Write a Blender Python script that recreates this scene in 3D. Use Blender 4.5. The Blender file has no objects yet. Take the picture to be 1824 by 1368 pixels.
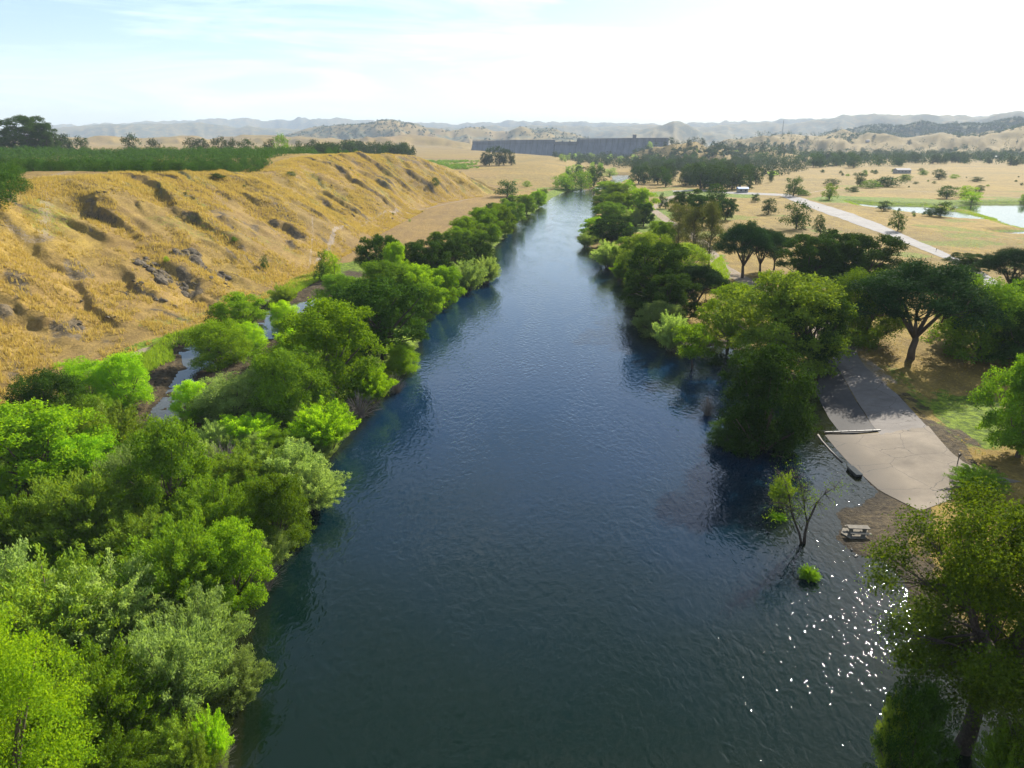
import bpy, math, random
import numpy as np
from mathutils import Vector
R = math.radians
rng = np.random.default_rng(7)
random.seed(7)
S = bpy.context.scene
col = S.collection

# ------------------------------------------------------------------ camera, light, exposure
CAMH, PITCH, F = 35.0, R(18.6), 1266.0
cam = bpy.data.objects.new('camera', bpy.data.cameras.new('camera')); col.objects.link(cam)
cam.location = (0, 0, CAMH); cam.rotation_euler = (R(90) - PITCH, 0, 0)
cam.data.sensor_width = 36; cam.data.lens = F / 1824 * 36
cam.data.clip_start = 0.5; cam.data.clip_end = 40000
S.camera = cam
SUN_AZ, SUN_EL = R(34.5), R(30.5)
sd = Vector((math.sin(SUN_AZ) * math.cos(SUN_EL), math.cos(SUN_AZ) * math.cos(SUN_EL), math.sin(SUN_EL)))
sun = bpy.data.objects.new('sun', bpy.data.lights.new('sun', 'SUN')); col.objects.link(sun)
sun.rotation_euler = (-sd).to_track_quat('-Z', 'Y').to_euler()
sun.data.energy = 5.0; sun.data.angle = R(0.53); sun.data.color = (1.0, 0.93, 0.82)
S.view_settings.view_transform = 'Standard'; S.view_settings.look = 'None'
S.view_settings.exposure = 1.3; S.view_settings.gamma = 1.0; S.view_settings.use_curve_mapping = False
w = bpy.data.worlds.new('World'); S.world = w; w.use_nodes = True
nt = w.node_tree; nt.nodes.clear()
def N(nt, t, **k):
    n = nt.nodes.new(t)
    for a, v in k.items():
        if a.startswith('i_'): n.inputs[a[2:].replace('_', ' ')].default_value = v
        else: setattr(n, a, v)
    return n
sky = N(nt, 'ShaderNodeTexSky', sky_type='NISHITA', sun_disc=False, sun_elevation=SUN_EL, sun_rotation=SUN_AZ,
        altitude=100, air_density=1.0, dust_density=0.35, ozone_density=1.9)
tc = N(nt, 'ShaderNodeTexCoord'); mp = N(nt, 'ShaderNodeMapping'); mp.inputs['Scale'].default_value = (1.0, 1.6, 9.0)
mp.inputs['Rotation'].default_value = (R(6), R(-14), R(20))
ns = N(nt, 'ShaderNodeTexNoise', i_Scale=2.1, i_Detail=9.0, i_Roughness=0.6, i_Distortion=0.9)
cr = N(nt, 'ShaderNodeValToRGB'); cr.color_ramp.elements[0].position = 0.45; cr.color_ramp.elements[1].position = 0.66
mx = N(nt, 'ShaderNodeMixRGB', blend_type='MIX'); mx.inputs[2].default_value = (11.5, 12.3, 13.2, 1)
ml = N(nt, 'ShaderNodeMath', operation='MULTIPLY'); ml.inputs[1].default_value = 0.42
bg = N(nt, 'ShaderNodeBackground', i_Strength=0.072); wo = N(nt, 'ShaderNodeOutputWorld')
L = nt.links.new
L(tc.outputs['Generated'], mp.inputs[0]); L(mp.outputs[0], ns.inputs['Vector']); L(ns.outputs['Fac'], cr.inputs[0])
L(cr.outputs[0], ml.inputs[0]); L(ml.outputs[0], mx.inputs[0]); L(sky.outputs[0], mx.inputs[1]); L(mx.outputs[0], bg.inputs[0]); L(bg.outputs[0], wo.inputs[0])
cy = S.cycles
cy.max_bounces = 5; cy.diffuse_bounces = 2; cy.glossy_bounces = 3; cy.transmission_bounces = 3; cy.volume_bounces = 0
cy.transparent_max_bounces = 6; cy.use_denoising = True; cy.sample_clamp_indirect = 6; cy.sample_clamp_direct = 80; cy.caustics_reflective = False; cy.caustics_refractive = False
S.cycles.use_adaptive_sampling = True; S.cycles.adaptive_threshold = 0.015
S.render.film_transparent = False

# ------------------------------------------------------------------ maths helpers
SP, CP = math.sin(PITCH), math.cos(PITCH)
def at(u, v, z=0.0):
    a = (u - 912) / F; b = (v - 684) / F
    f = CP - b * SP; d = SP + b * CP
    t = (CAMH - z) / max(d, 1e-4)
    return (a * t, f * t)
def poly(pts, z=0.0): return np.array([at(u, v, z) for u, v in pts])
def ss(t): t = np.clip(t, 0, 1); return t * t * (3 - 2 * t)
def _hash(i, j, s):
    n = (i.astype(np.int64) * 374761393 + j.astype(np.int64) * 668265263 + s * 1442695041) & 0x7fffffff
    n = ((n ^ (n >> 13)) * 1274126177) & 0x7fffffff
    return ((n ^ (n >> 16)) & 0xffff) / 65535.0
def vnoise(x, y, s=0):
    xi = np.floor(x); yi = np.floor(y); fx = x - xi; fy = y - yi
    fx = fx * fx * fx * (fx * (fx * 6 - 15) + 10); fy = fy * fy * fy * (fy * (fy * 6 - 15) + 10)
    a = _hash(xi, yi, s); b = _hash(xi + 1, yi, s); c = _hash(xi, yi + 1, s); d = _hash(xi + 1, yi + 1, s)
    return (a * (1 - fx) + b * fx) * (1 - fy) + (c * (1 - fx) + d * fx) * fy
def fbm(x, y, o=4, s=0):
    r = np.zeros_like(x, dtype=float); a = 0.5; t = 0
    for k in range(o):
        r += a * (vnoise(x, y, s + k * 17) * 2 - 1); t += a; a *= 0.5
        x, y = (x * 1.6 + y * 1.2 + 5.3), (-x * 1.2 + y * 1.6 + 1.7)
    return r / t
def segdist(x, y, P, closed=True):
    d = np.full(x.shape, 1e9); n = len(P)
    for i in range(n if closed else n - 1):
        ax, ay = P[i]; bx, by = P[(i + 1) % n]
        ex, ey = bx - ax, by - ay; L2 = ex * ex + ey * ey + 1e-12
        t = np.clip(((x - ax) * ex + (y - ay) * ey) / L2, 0, 1)
        d = np.minimum(d, (x - ax - t * ex) ** 2 + (y - ay - t * ey) ** 2)
    return np.sqrt(d)
def inside(x, y, P):
    c = np.zeros(x.shape, bool); n = len(P); j = n - 1
    for i in range(n):
        xi, yi = P[i]; xj, yj = P[j]
        if yi != yj: c ^= ((yi > y) != (yj > y)) & (x < (xj - xi) * (y - yi) / (yj - yi) + xi)
        j = i
    return c
def sdist(x, y, P, pad=90.0):
    """signed distance, positive outside; cheap far away"""
    out = np.full(x.shape, pad)
    m = (x > P[:, 0].min() - pad) & (x < P[:, 0].max() + pad) & (y > P[:, 1].min() - pad) & (y < P[:, 1].max() + pad)
    if m.any():
        d = segdist(x[m], y[m], P); ins = inside(x[m], y[m], P)
        out[m] = np.minimum(np.where(ins, -d, d), pad)
    return out

# ------------------------------------------------------------------ plan of the waters, read as map outlines
left_bank = [(330, 1700), (372, 1500), (398, 1368), (404, 1300), (412, 1230), (424, 1150), (436, 1080), (462, 1030), (498, 980), (528, 930), (548, 880),
             (580, 820), (622, 775), (668, 722), (716, 672), (742, 632), (748, 580), (776, 550), (822, 510), (872, 478), (884, 440), (912, 402),
             (950, 378), (985, 352), (1008, 341), (1052, 337), (1078, 327), (1092, 319), (1088, 311)]
right_bank = [(1119, 311), (1122, 316), (1108, 324), (1082, 334), (1060, 343), (1056, 358), (1066, 378), (1046, 402), (1036, 420), (1052, 440), (1068, 456),
              (1112, 480), (1130, 505), (1136, 540), (1158, 570), (1186, 606), (1235, 620), (1300, 616), (1330, 640), (1420, 690), (1450, 705), (1480, 735), (1502, 752), (1474, 770),
              (1500, 806), (1535, 838), (1566, 876), (1530, 900), (1496, 915), (1484, 960), (1524, 985), (1580, 1002), (1612, 1040), (1630, 1090),
              (1672, 1135), (1700, 1180), (1752, 1220), (1824, 1262), (1990, 1340), (2200, 1600)]
river_p = np.vstack([poly(left_bank), poly(right_bank)])
far_left = [(96, 1090), (120, 1300), (60, 1550), (70, 1800)]
back_p = poly([(578, 528), (545, 536), (505, 546), (478, 556), (466, 570), (455, 600), (430, 612), (400, 612), (352, 612), (328, 624), (336, 645), (318, 680), (304, 704), (284, 730),
               (266, 770), (262, 860), (290, 870), (300, 770), (312, 740), (330, 712), (346, 690), (362, 664), (392, 650), (440, 640), (468, 612), (486, 600), (512, 572), (548, 550), (580, 536)])
pond1 = poly([(1520, 361), (1560, 365), (1640, 367), (1672, 373), (1700, 377), (1750, 388), (1752, 392), (1712, 390), (1672, 385), (1630, 380), (1590, 374), (1545, 369)])
pond2 = poly([(1698, 366), (1760, 364), (1850, 364), (2100, 366), (2100, 430), (1850, 412), (1800, 400), (1760, 385), (1735, 376), (1700, 371)])
pond3 = poly([(1776, 414), (1830, 413), (1900, 414), (1900, 418), (1800, 417)])
pool = poly([(0, 905), (22, 905), (26, 918), (10, 930), (-30, 935), (-60, 915)])
WATERS = [('river', river_p), ('backwater', back_p), ('pond', pond1), ('pond', pond2)]

# distant ridges: azimuth profile at a distance (real hills at real distance)
RIDGES = [  # (distance, half width, roughness, [(u, v)...])
    (2700, 520, 1.0, [(-400, 245), (0, 246), (100, 243), (160, 239), (200, 237), (260, 240), (300, 241), (350, 236), (430, 229), (470, 231), (520, 240), (560, 238), (600, 241), (640, 235), (700, 233), (745, 239), (790, 243), (830, 251), (880, 266), (960, 282), (1200, 300)]),
    (4300, 800, 1.0, [(-400, 250), (400, 250), (500, 238), (540, 227), (580, 220), (610, 217), (640, 216), (672, 212), (705, 207), (728, 211), (765, 218), (810, 224), (835, 219), (860, 222), (885, 231), (905, 232), (930, 221), (952, 228), (980, 226), (1010, 232), (1045, 244), (1100, 255), (1300, 258), (2200, 258)]),
    (6000, 700, 0.8, [(-400, 262), (900, 262), (1060, 246), (1110, 238), (1150, 226), (1172, 219), (1196, 211), (1218, 219), (1250, 230), (1300, 240), (1400, 246), (2200, 250)]),
    (7600, 900, 0.7, [(-400, 228), (60, 226), (120, 221), (200, 219), (290, 217), (350, 215), (400, 219), (470, 225), (560, 229), (700, 228), (820, 224), (900, 222), (1000, 222), (1130, 221), (1240, 222), (1290, 217), (1340, 215), (1440, 212), (1470, 209), (1492, 203), (1540, 201), (1580, 203), (1700, 202), (1780, 199), (1824, 198), (2200, 199)]),
    (10800, 900, 0.5, [(-400, 222), (0, 222), (150, 218), (300, 213), (400, 209), (520, 206), (600, 208), (700, 215), (800, 215), (900, 213), (1060, 216), (1200, 219), (1300, 212), (1500, 206), (1824, 204), (2200, 204)]),
    (3100, 480, 1.0, [(-400, 300), (1100, 300), (1200, 262), (1290, 246), (1340, 240), (1395, 231), (1435, 240), (1470, 232), (1500, 227), (1522, 224), (1560, 230), (1600, 232), (1640, 233), (1700, 228), (1760, 223), (1824, 220), (2200, 222)]),
    (4300, 480, 0.6, [(-400, 300), (1400, 260), (1480, 224), (1540, 219), (1600, 219), (1660, 216), (1740, 213), (1824, 209), (2200, 207)]),
    (1650, 230, 0.8, [(-400, 320), (1060, 300), (1095, 284), (1130, 268), (1165, 257), (1200, 249), (1240, 245), (1290, 249), (1340, 258), (1400, 268), (1500, 285), (1700, 300)]),
]
foot_y = [0, 60, 94, 116, 138, 170, 208, 300, 445, 490, 515, 545, 585, 640, 720, 2000]
foot_x = [78, 74, 71, 66, 58, 57, 58, 56, 48, 28, 10, 2, 16, 80, 230, 420]
def ledges(x, y):
    """spurs of the bluff: long gentle backs and short steep flanks; returns height share and a mask of the flanks"""
    q = (x * .6 + y * .8) / 14 + .75 * fbm(x / 24, y / 24, 3, 401) + .22 * fbm(x / 5, y / 5, 3, 402)
    f = q - np.floor(q); c = np.floor(q)
    a = (.35 + .65 * _hash(c, c * 0 + 3, 411)) * (.15 + .85 * ss(vnoise(x / 15, y / 15, 421) * 2.6 - .8))
    w = .26; saw = np.where(f < w, ss(f / w), 1 - (f - w) / (1 - w))
    return a * saw, a * ss(1 - np.abs(f - w * .5) / (w * .62))
def height(x, y):
    x = np.asarray(x, float); y = np.asarray(y, float)
    r = np.hypot(x, y); th = np.arctan2(x, np.maximum(y, 1e-3))
    near = r < 2500
    d = sdist(x, y, river_p)
    # low ground
    n1 = fbm(x / 22, y / 22, 4, 3); n2 = fbm(x / 3.1, y / 3.1, 3, 9)
    z = 1.0 + 0.35 * n1 * ss(d / 10) + 0.07 * n2 + 0.0022 * np.clip(r - 260, 0, 900) + 0.0035 * np.clip(r - 1160, 0, 4000)
    # left bluff
    foot = np.interp(y, foot_y, foot_x) + 5 * fbm(y / 30, x * 0 + 1.3, 2, 21)
    W = np.interp(y, [0, 150, 300, 450, 520, 700], [76, 72, 62, 58, 60, 90])
    q = (x * 0.75 + y * 0.66) / 31 + 0.55 * fbm(x / 45, y / 45, 3, 31)
    al = (-x * 0.66 + y * 0.75) / 130
    g = vnoise(q, al, 41); g2 = vnoise(q * 2.3 + 7, al * 1.7, 43)
    u = (-x - foot) / W
    sp = 0.55 * ((1 - np.abs(2 * g - 1)) - 0.5) + 0.9 * (ss(g) - 0.5)
    u2 = u + 0.20 * sp * ss(u * 3) + 0.07 * (g2 - 0.5)
    prof = np.clip(u2, 0, 1); prof = 0.6 * prof + 0.4 * ss(prof)
    top = np.interp(y, [0, 200, 260, 335, 400, 460, 520, 580, 650], [24, 25, 25, 21.5, 26.0, 28, 25.5, 21, 15]) + 1.2 * fbm(x / 70, y / 70, 3, 51)
    bumpy = ss(u * 4) * (.12 + .88 * ss((1.12 - u) * 2.0))
    g3 = vnoise((x * .75 + y * .66) / 9.5 + .9 * fbm(x / 20, y / 20, 2, 46), (-x * .66 + y * .75) / 34, 47)
    hill = prof * top + bumpy * 1.4 * (ss(g3) - .5) + bumpy * 2.9 * (ledges(x, y)[0] - .25) + bumpy * (4.6 * sp + 2.3 * (g2 - 0.5) + 1.1 * fbm(x / 7, y / 7, 4, 61))
    hillm = ss((-x - foot + 2) / 5)
    fade = 1 - ss((y - 600) / 120) * 1.0
    z = z + np.maximum(hill, 0) * hillm * fade
    # far terrace on the left
    edge = np.interp(y, [450, 560, 700, 955, 1400, 1900, 2600], [-60, -25, 35, 88, 118, -40, -200])
    tm = ss((edge - x) / 70 + 0.25) * ss((y - 520) / 120)
    terr = 7.5 + 0.0125 * np.clip(y - 800, 0, 2200) + 1.5 * fbm(x / 160, y / 160, 3, 71) + np.clip((-x - 150) * 0.02, 0, 12)
    z = np.maximum(z, z * (1 - tm) + terr * tm)
    # ridges
    far = r > 1100
    if far.any():
        xf, yf, rf, tf = x[far], y[far], r[far], th[far]
        zf = z[far]; tanc = np.tan(np.clip(tf, -1.2, 1.2)); uu = 912 + F * tanc / CP
        uu = np.clip(uu, -400, 2200)
        wx = xf + 90 * fbm(xf / 500, yf / 500, 3, 81); 
        for k, (D, hw, rough, pts) in enumerate(RIDGES):
            vv = np.interp(uu, [p[0] for p in pts], [p[1] for p in pts])
            zt = 35 + (258 - vv) / F * D * np.cos(tf) * CP * CP
            zt = zt + rough * D * 0.0009 * fbm(uu / 60, rf * 0 + k, 3, 90 + k)
            rr = (rf - D + 0.45 * hw * fbm(xf / (hw * 0.55), yf / (hw * 0.55), 4, 101 + k)) / hw
            rr = np.where(rr < 0, rr, rr * 0.6)
            gg = np.exp(-rr * rr * 1.4)
            rid = (1 - np.abs(fbm(xf / (hw * 0.42), yf / (hw * 0.42), 5, 121 + k)) * 2.2)
            fold = 1 - np.abs(fbm(uu / (52 - 4 * k) + 3.1 * k, rf / (hw * 1.3), 3, 140 + k)) * 2.4
            hh = (zt - 4) * np.power(gg, 0.75 + (0.8 if D < 6500 else 0.35) * (1 - np.clip(fold, 0, 1))) * (0.86 + 0.14 * np.clip(rid, 0, 1))
            cut = ss(np.abs(fbm(xf / (hw * .5) + k, yf / (hw * .6), 2, 161 + k)) * 2.2); hh = hh - gg * (20 if D < 5000 else 9) * cut 
            hh = np.where(np.abs(uu - 912) < 9000, hh, 0)
            zf = np.maximum(zf, hh * (zt > 4))
        # keep valley open for the river below the dam
        z[far] = zf
    # waters
    for P, wd, dep in ((river_p, 9, 1.6), (back_p, 5, 0.6), (pond1, 10, 0.8), (pond2, 10, 0.8), (pond3, 8, 0.6), (pool, 3, 0.5)):
        s = d if P is river_p else sdist(x, y, P, 60)
        s = s + 0.5 * fbm(x / 2.2, y / 2.2, 3, 77) * np.clip(r / 90, 0.5, 3) + np.where(r < 160, 0.9 * fbm(x / 5.5, y / 5.5, 4, 78), 0)
        if P is river_p:
            wd = np.where(x > 0, np.where(r < 130, 11, 8), 5)
        up = ss(s / wd + 0.02); z = np.where(s > 0, np.minimum(z, z * up + 0.0), -dep * ss(-s / 5) - 0.02)
    return z
def h1(x, y): return float(height(np.array([x]), np.array([y]))[0])
def hit(u, v):
    """ground point seen along a direction of the plan (ray march on the terrain)"""
    a = (u - 912) / F; b = (v - 684) / F
    f = CP - b * SP; dn = SP + b * CP
    t = np.geomspace(20, 9000, 1400)
    x = a * t; y = f * t; z = CAMH - dn * t
    g = height(x, y); k = np.argmax(z < np.maximum(g, 0))
    if k == 0: k = 1
    return float(x[k]), float(y[k]), float(max(g[k], -0.3)), float(t[k])

# ------------------------------------------------------------------ object helpers
def tag(o, label=None, cat=None, group=None, kind=None):
    if label: o['label'] = label
    if cat: o['category'] = cat
    if group: o['group'] = group
    if kind: o['kind'] = kind
    return o
def mesh_np(name, V, faces, mats, smooth=False, midx=None):
    """faces: (n,3) or (n,4) int array, or list of such arrays"""
    fl = faces if isinstance(faces, list) else [faces]
    me = bpy.data.meshes.new(name)
    V = np.asarray(V, np.float32)
    me.vertices.add(len(V)); me.vertices.foreach_set('co', V.ravel())
    loops = np.concatenate([f.ravel() for f in fl]).astype(np.int32)
    tot = np.concatenate([np.full(len(f), f.shape[1], np.int32) for f in fl])
    st = np.concatenate([[0], np.cumsum(tot)[:-1]]).astype(np.int32)
    me.loops.add(len(loops)); me.loops.foreach_set('vertex_index', loops)
    me.polygons.add(len(tot)); me.polygons.foreach_set('loop_start', st); me.polygons.foreach_set('loop_total', tot)
    for m in (mats if isinstance(mats, (list, tuple)) else [mats]): me.materials.append(m)
    if midx is not None: me.polygons.foreach_set('material_index', np.asarray(midx, np.int32))
    if smooth: me.polygons.foreach_set('use_smooth', np.ones(len(tot), bool))
    me.update(calc_edges=True); me.validate()
    return me
def link(name, me, parent=None, loc=(0, 0, 0)):
    o = bpy.data.objects.new(name, me); col.objects.link(o); o.location = loc
    if parent: o.parent = parent
    return o
def empty(name, loc=(0, 0, 0), rz=0):
    o = bpy.data.objects.new(name, None); col.objects.link(o); o.location = loc; o.rotation_euler.z = rz
    o.empty_display_size = 0.3
    return o

class MB:
    """collects tubes, boxes and loose faces into one mesh"""
    def __init__(s): s.v = []; s.f = []; s.n = 0
    def add(s, v, f):
        s.v.append(np.asarray(v, float)); s.f += [tuple(i + s.n for i in q) for q in f]; s.n += len(v)
    def tube(s, pts, rad, k=6, cap=True):
        pts = [np.array(p, float) for p in pts]; V = []; n = len(pts)
        up = np.array([0.31, 0.22, 0.92])
        for i, p in enumerate(pts):
            t = pts[min(i + 1, n - 1)] - pts[max(i - 1, 0)]; t /= np.linalg.norm(t) + 1e-9
            a = np.cross(t, up if abs(t @ up) < 0.95 else np.array([1., 0, 0])); a /= np.linalg.norm(a); b = np.cross(t, a)
            r = rad[i] if hasattr(rad, '__len__') else rad
            for j in range(k):
                an = 2 * math.pi * j / k; V.append(p + r * (a * math.cos(an) + b * math.sin(an)))
        Fc = [(i * k + j, i * k + (j + 1) % k, (i + 1) * k + (j + 1) % k, (i + 1) * k + j) for i in range(n - 1) for j in range(k)]
        if cap: Fc += [tuple(range(k))[::-1], tuple((n - 1) * k + j for j in range(k))]
        s.add(V, Fc)
    def box(s, c, d, rz=0, bev=0.0):
        x, y, z = [q / 2 for q in d]; b = min(bev, x * .9, y * .9, z * .9)
        ring = lambda X, Y, Z, bb: [(-X + bb, -Y, Z), (X - bb, -Y, Z), (X, -Y + bb, Z), (X, Y - bb, Z), (X - bb, Y, Z), (-X + bb, Y, Z), (-X, Y - bb, Z), (-X, -Y + bb, Z)]
        b = max(b, 1e-3)
        V = ring(x - b, y - b, -z, b) + ring(x, y, -z + b, b) + ring(x, y, z - b, b) + ring(x - b, y - b, z, b)
        ca, sa = math.cos(rz), math.sin(rz)
        V = [(c[0] + p[0] * ca - p[1] * sa, c[1] + p[0] * sa + p[1] * ca, c[2] + p[2]) for p in V]
        Fc = [tuple(range(7, -1, -1)), tuple(range(24, 32))] + [(i * 8 + j, i * 8 + (j + 1) % 8, (i + 1) * 8 + (j + 1) % 8, (i + 1) * 8 + j) for i in range(3) for j in range(8)]
        s.add(V, Fc)
    def mesh(s, name, mat, smooth=False):
        me = bpy.data.meshes.new(name); me.from_pydata(np.vstack(s.v).tolist(), [], s.f); me.materials.append(mat)
        if smooth: me.polygons.foreach_set('use_smooth', np.ones(len(me.polygons), bool))
        me.update(); return me
    def build(s, name, mat, parent=None, smooth=False, loc=(0, 0, 0)): return link(name, s.mesh(name, mat, smooth), parent, loc)

# ------------------------------------------------------------------ materials
def mat(name):
    m = bpy.data.materials.new(name); m.use_nodes = True; t = m.node_tree; t.nodes.clear()
    return m, t, N(t, 'ShaderNodeOutputMaterial')
def simple(name, c, rough=0.8, c2=None, scale=3.0, bump=0.0, bscale=None, spec=0.3, metal=0.0):
    m, t, o = mat(name); L = t.links.new
    p = N(t, 'ShaderNodeBsdfPrincipled'); p.inputs['Roughness'].default_value = rough; p.inputs['Metallic'].default_value = metal
    p.inputs['Specular IOR Level'].default_value = spec
    tc = N(t, 'ShaderNodeTexCoord'); ns = N(t, 'ShaderNodeTexNoise', i_Scale=scale, i_Detail=6.0, i_Roughness=0.65)
    L(tc.outputs['Object'], ns.inputs['Vector'])
    r = N(t, 'ShaderNodeValToRGB'); r.color_ramp.elements[0].position = .35; r.color_ramp.elements[1].position = .65
    r.color_ramp.elements[0].color = (*c, 1); r.color_ramp.elements[1].color = (*(c2 or tuple(k * 1.35 for k in c)), 1)
    L(ns.outputs['Fac'], r.inputs[0]); L(r.outputs[0], p.inputs['Base Color'])
    if bump:
        n2 = N(t, 'ShaderNodeTexNoise', i_Scale=bscale or scale * 4, i_Detail=5.0); L(tc.outputs['Object'], n2.inputs['Vector'])
        b = N(t, 'ShaderNodeBump', i_Strength=1.0, i_Distance=bump); L(n2.outputs['Fac'], b.inputs['Height']); L(b.outputs[0], p.inputs['Normal'])
    L(p.outputs[0], o.inputs[0]); return m
def leafmat(name, a, b, trans=0.42, tcol=None, vary=0.35, rough=0.45):
    """two leaf colours blended per leaf and per plant, partly letting light through"""
    m, t, o = mat(name); L = t.links.new
    ge = N(t, 'ShaderNodeNewGeometry'); oi = N(t, 'ShaderNodeObjectInfo'); tc = N(t, 'ShaderNodeTexCoord')
    ns = N(t, 'ShaderNodeTexNoise', i_Scale=5.0, i_Detail=3.0); L(tc.outputs['Object'], ns.inputs['Vector'])
    ad = N(t, 'ShaderNodeMath', operation='MULTIPLY_ADD'); ad.inputs[1].default_value = 0.5; L(ge.outputs['Random Per Island'], ad.inputs[0])
    m2 = N(t, 'ShaderNodeMath', operation='MULTIPLY_ADD'); m2.inputs[1].default_value = 1.2; m2.inputs[2].default_value = -0.35
    L(ns.outputs['Fac'], m2.inputs[0]); L(m2.outputs[0], ad.inputs[2])
    mc = N(t, 'ShaderNodeMixRGB'); mc.inputs[1].default_value = (*a, 1); mc.inputs[2].default_value = (*b, 1); mc.use_clamp = True
    L(ad.outputs[0], mc.inputs[0])
    hs = N(t, 'ShaderNodeHueSaturation'); L(mc.outputs[0], hs.inputs['Color'])
    mr = N(t, 'ShaderNodeMapRange'); mr.inputs['To Min'].default_value = 1 - vary; mr.inputs['To Max'].default_value = 1 + vary; L(oi.outputs['Random'], mr.inputs[0]); L(mr.outputs[0], hs.inputs['Value'])
    mu = N(t, 'ShaderNodeMath', operation='MULTIPLY'); mu.inputs[1].default_value = 7.31; L(oi.outputs['Random'], mu.inputs[0])
    fr = N(t, 'ShaderNodeMath', operation='FRACT'); L(mu.outputs[0], fr.inputs[0])
    mh = N(t, 'ShaderNodeMapRange'); mh.inputs['To Min'].default_value = 0.494; mh.inputs['To Max'].default_value = 0.508; L(fr.outputs[0], mh.inputs[0]); L(mh.outputs[0], hs.inputs['Hue'])
    p = N(t, 'ShaderNodeBsdfPrincipled'); p.inputs['Roughness'].default_value = rough + .3; p.inputs['Specular IOR Level'].default_value = 0.02
    L(hs.outputs[0], p.inputs['Base Color'])
    tr = N(t, 'ShaderNodeBsdfTranslucent'); g = N(t, 'ShaderNodeMixRGB', blend_type='MULTIPLY'); g.inputs[0].default_value = 1
    g.inputs[2].default_value = (*(tcol or (1.75, 1.5, 0.5)), 1); L(hs.outputs[0], g.inputs[1]); L(g.outputs[0], tr.inputs[0])
    ms = N(t, 'ShaderNodeMixShader'); ms.inputs[0].default_value = trans; L(p.outputs[0], ms.inputs[1]); L(tr.outputs[0], ms.inputs[2]); L(ms.outputs[0], o.inputs[0])
    return m
M = {}
M['lime'] = leafmat('leaf_lime', (0.125, 0.29, 0.012), (0.315, 0.52, 0.02), 0.52)
M['cotton'] = leafmat('leaf_cottonwood', (0.0665, 0.1512, 0.0096), (0.2419, 0.3992, 0.0169), .36)
M['mid'] = leafmat('leaf_mid', (0.0573, 0.1340, 0.0110), (0.2050, 0.3416, 0.0218), .28)
M['olive'] = leafmat('leaf_olive', (0.0825, 0.1513, 0.0165), (0.2475, 0.3575, 0.0358), .28)
M['dark'] = leafmat('leaf_dark', (0.014, 0.040, 0.006), (0.062, 0.125, 0.012), .20)
M['willow'] = leafmat('leaf_willow', (0.1380, 0.2070, 0.0575), (0.3450, 0.4370, 0.1323), 0.42, tcol=(1.5, 1.55, 0.7))
M['pine'] = leafmat('leaf_pine', (0.014, 0.045, 0.014), (0.035, 0.085, 0.022), .16)
M['euca'] = leafmat('leaf_eucalyptus', (0.06, 0.075, 0.025), (0.14, 0.15, 0.045), 0.3, tcol=(1.4, 1.3, 0.6))
M['citrus'] = leafmat('leaf_citrus', (0.012, 0.045, 0.008), (0.07, 0.15, 0.018), 0.28, vary=0.3)
M['backlit'] = leafmat('leaf_backlit', (0.020, 0.045, 0.005), (0.105, 0.155, 0.012), 0.36)
M['farwood'] = leafmat('leaf_far', (0.020, 0.045, 0.016), (0.05, 0.085, 0.024), 0.2, vary=0.3)
M['twig'] = leafmat('dry_twig', (0.10, 0.075, 0.055), (0.22, 0.18, 0.14), 0.1, tcol=(1, 1, 1), rough=0.9)
M['drygrass'] = leafmat('dry_grass_blade', (0.36, 0.26, 0.06), (0.60, 0.46, 0.13), 0.42, tcol=(1.0, 1.0, 0.75), vary=0.0, rough=0.8)
M['greengrass'] = leafmat('green_grass_blade', (0.10, 0.20, 0.02), (0.24, 0.36, 0.04), 0.45, vary=0.0)
M['bark'] = simple('bark', (0.07, 0.05, 0.035), 0.95, (0.15, 0.115, 0.085), 6, 0.02)
M['darkbark'] = simple('dark_bark', (0.035, 0.026, 0.02), 0.95, (0.09, 0.07, 0.055), 5, 0.03)
M['concrete'] = simple('pale_concrete', (0.11, 0.097, 0.075), 0.9, (0.19, 0.168, 0.132), 2.2, 0.01)
M['rock'] = simple('rock', (0.045, 0.037, 0.027), 0.98, (0.15, 0.125, 0.09), 0.9, 0.3, 1.6, spec=.05)

# ------------------------------------------------------------------ ground sheet
def axis_r():
    a = [6.0, 18.0]; r = 26.0
    while r < 14500:
        a.append(r); r *= 1.0046 if r < 700 else (1.009 if r < 5200 else 1.013)
    return np.array(a)
def axis_t():
    fine = np.linspace(R(-47), R(47), 640)
    lo = np.linspace(R(-180), R(-48), 34); hi = np.linspace(R(48), R(180), 34)[:-1]
    return np.concatenate([lo, fine, hi])
rr_, tt_ = axis_r(), axis_t()
RG, TG = np.meshgrid(rr_, tt_, indexing='ij')
XG, YG = RG * np.sin(TG), RG * np.cos(TG)
ZG = height(XG.ravel(), YG.ravel()).reshape(XG.shape)
nr, ntk = XG.shape
i = np.arange(nr - 1)[:, None]; j = np.arange(ntk)[None, :]; jn = (j + 1) % ntk
quads = np.stack([i * ntk + j, (i + 1) * ntk + j, (i + 1) * ntk + jn, i * ntk + jn], -1).reshape(-1, 4)[:, ::-1]
VG = np.stack([XG, YG, ZG], -1).reshape(-1, 3)
VG = np.vstack([VG, [[0, 0, -1.6]]])
cen = len(VG) - 1
tri = np.stack([np.arange(ntk), (np.arange(ntk) + 1) % ntk, np.full(ntk, cen)], -1)[:, ::-1]

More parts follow.
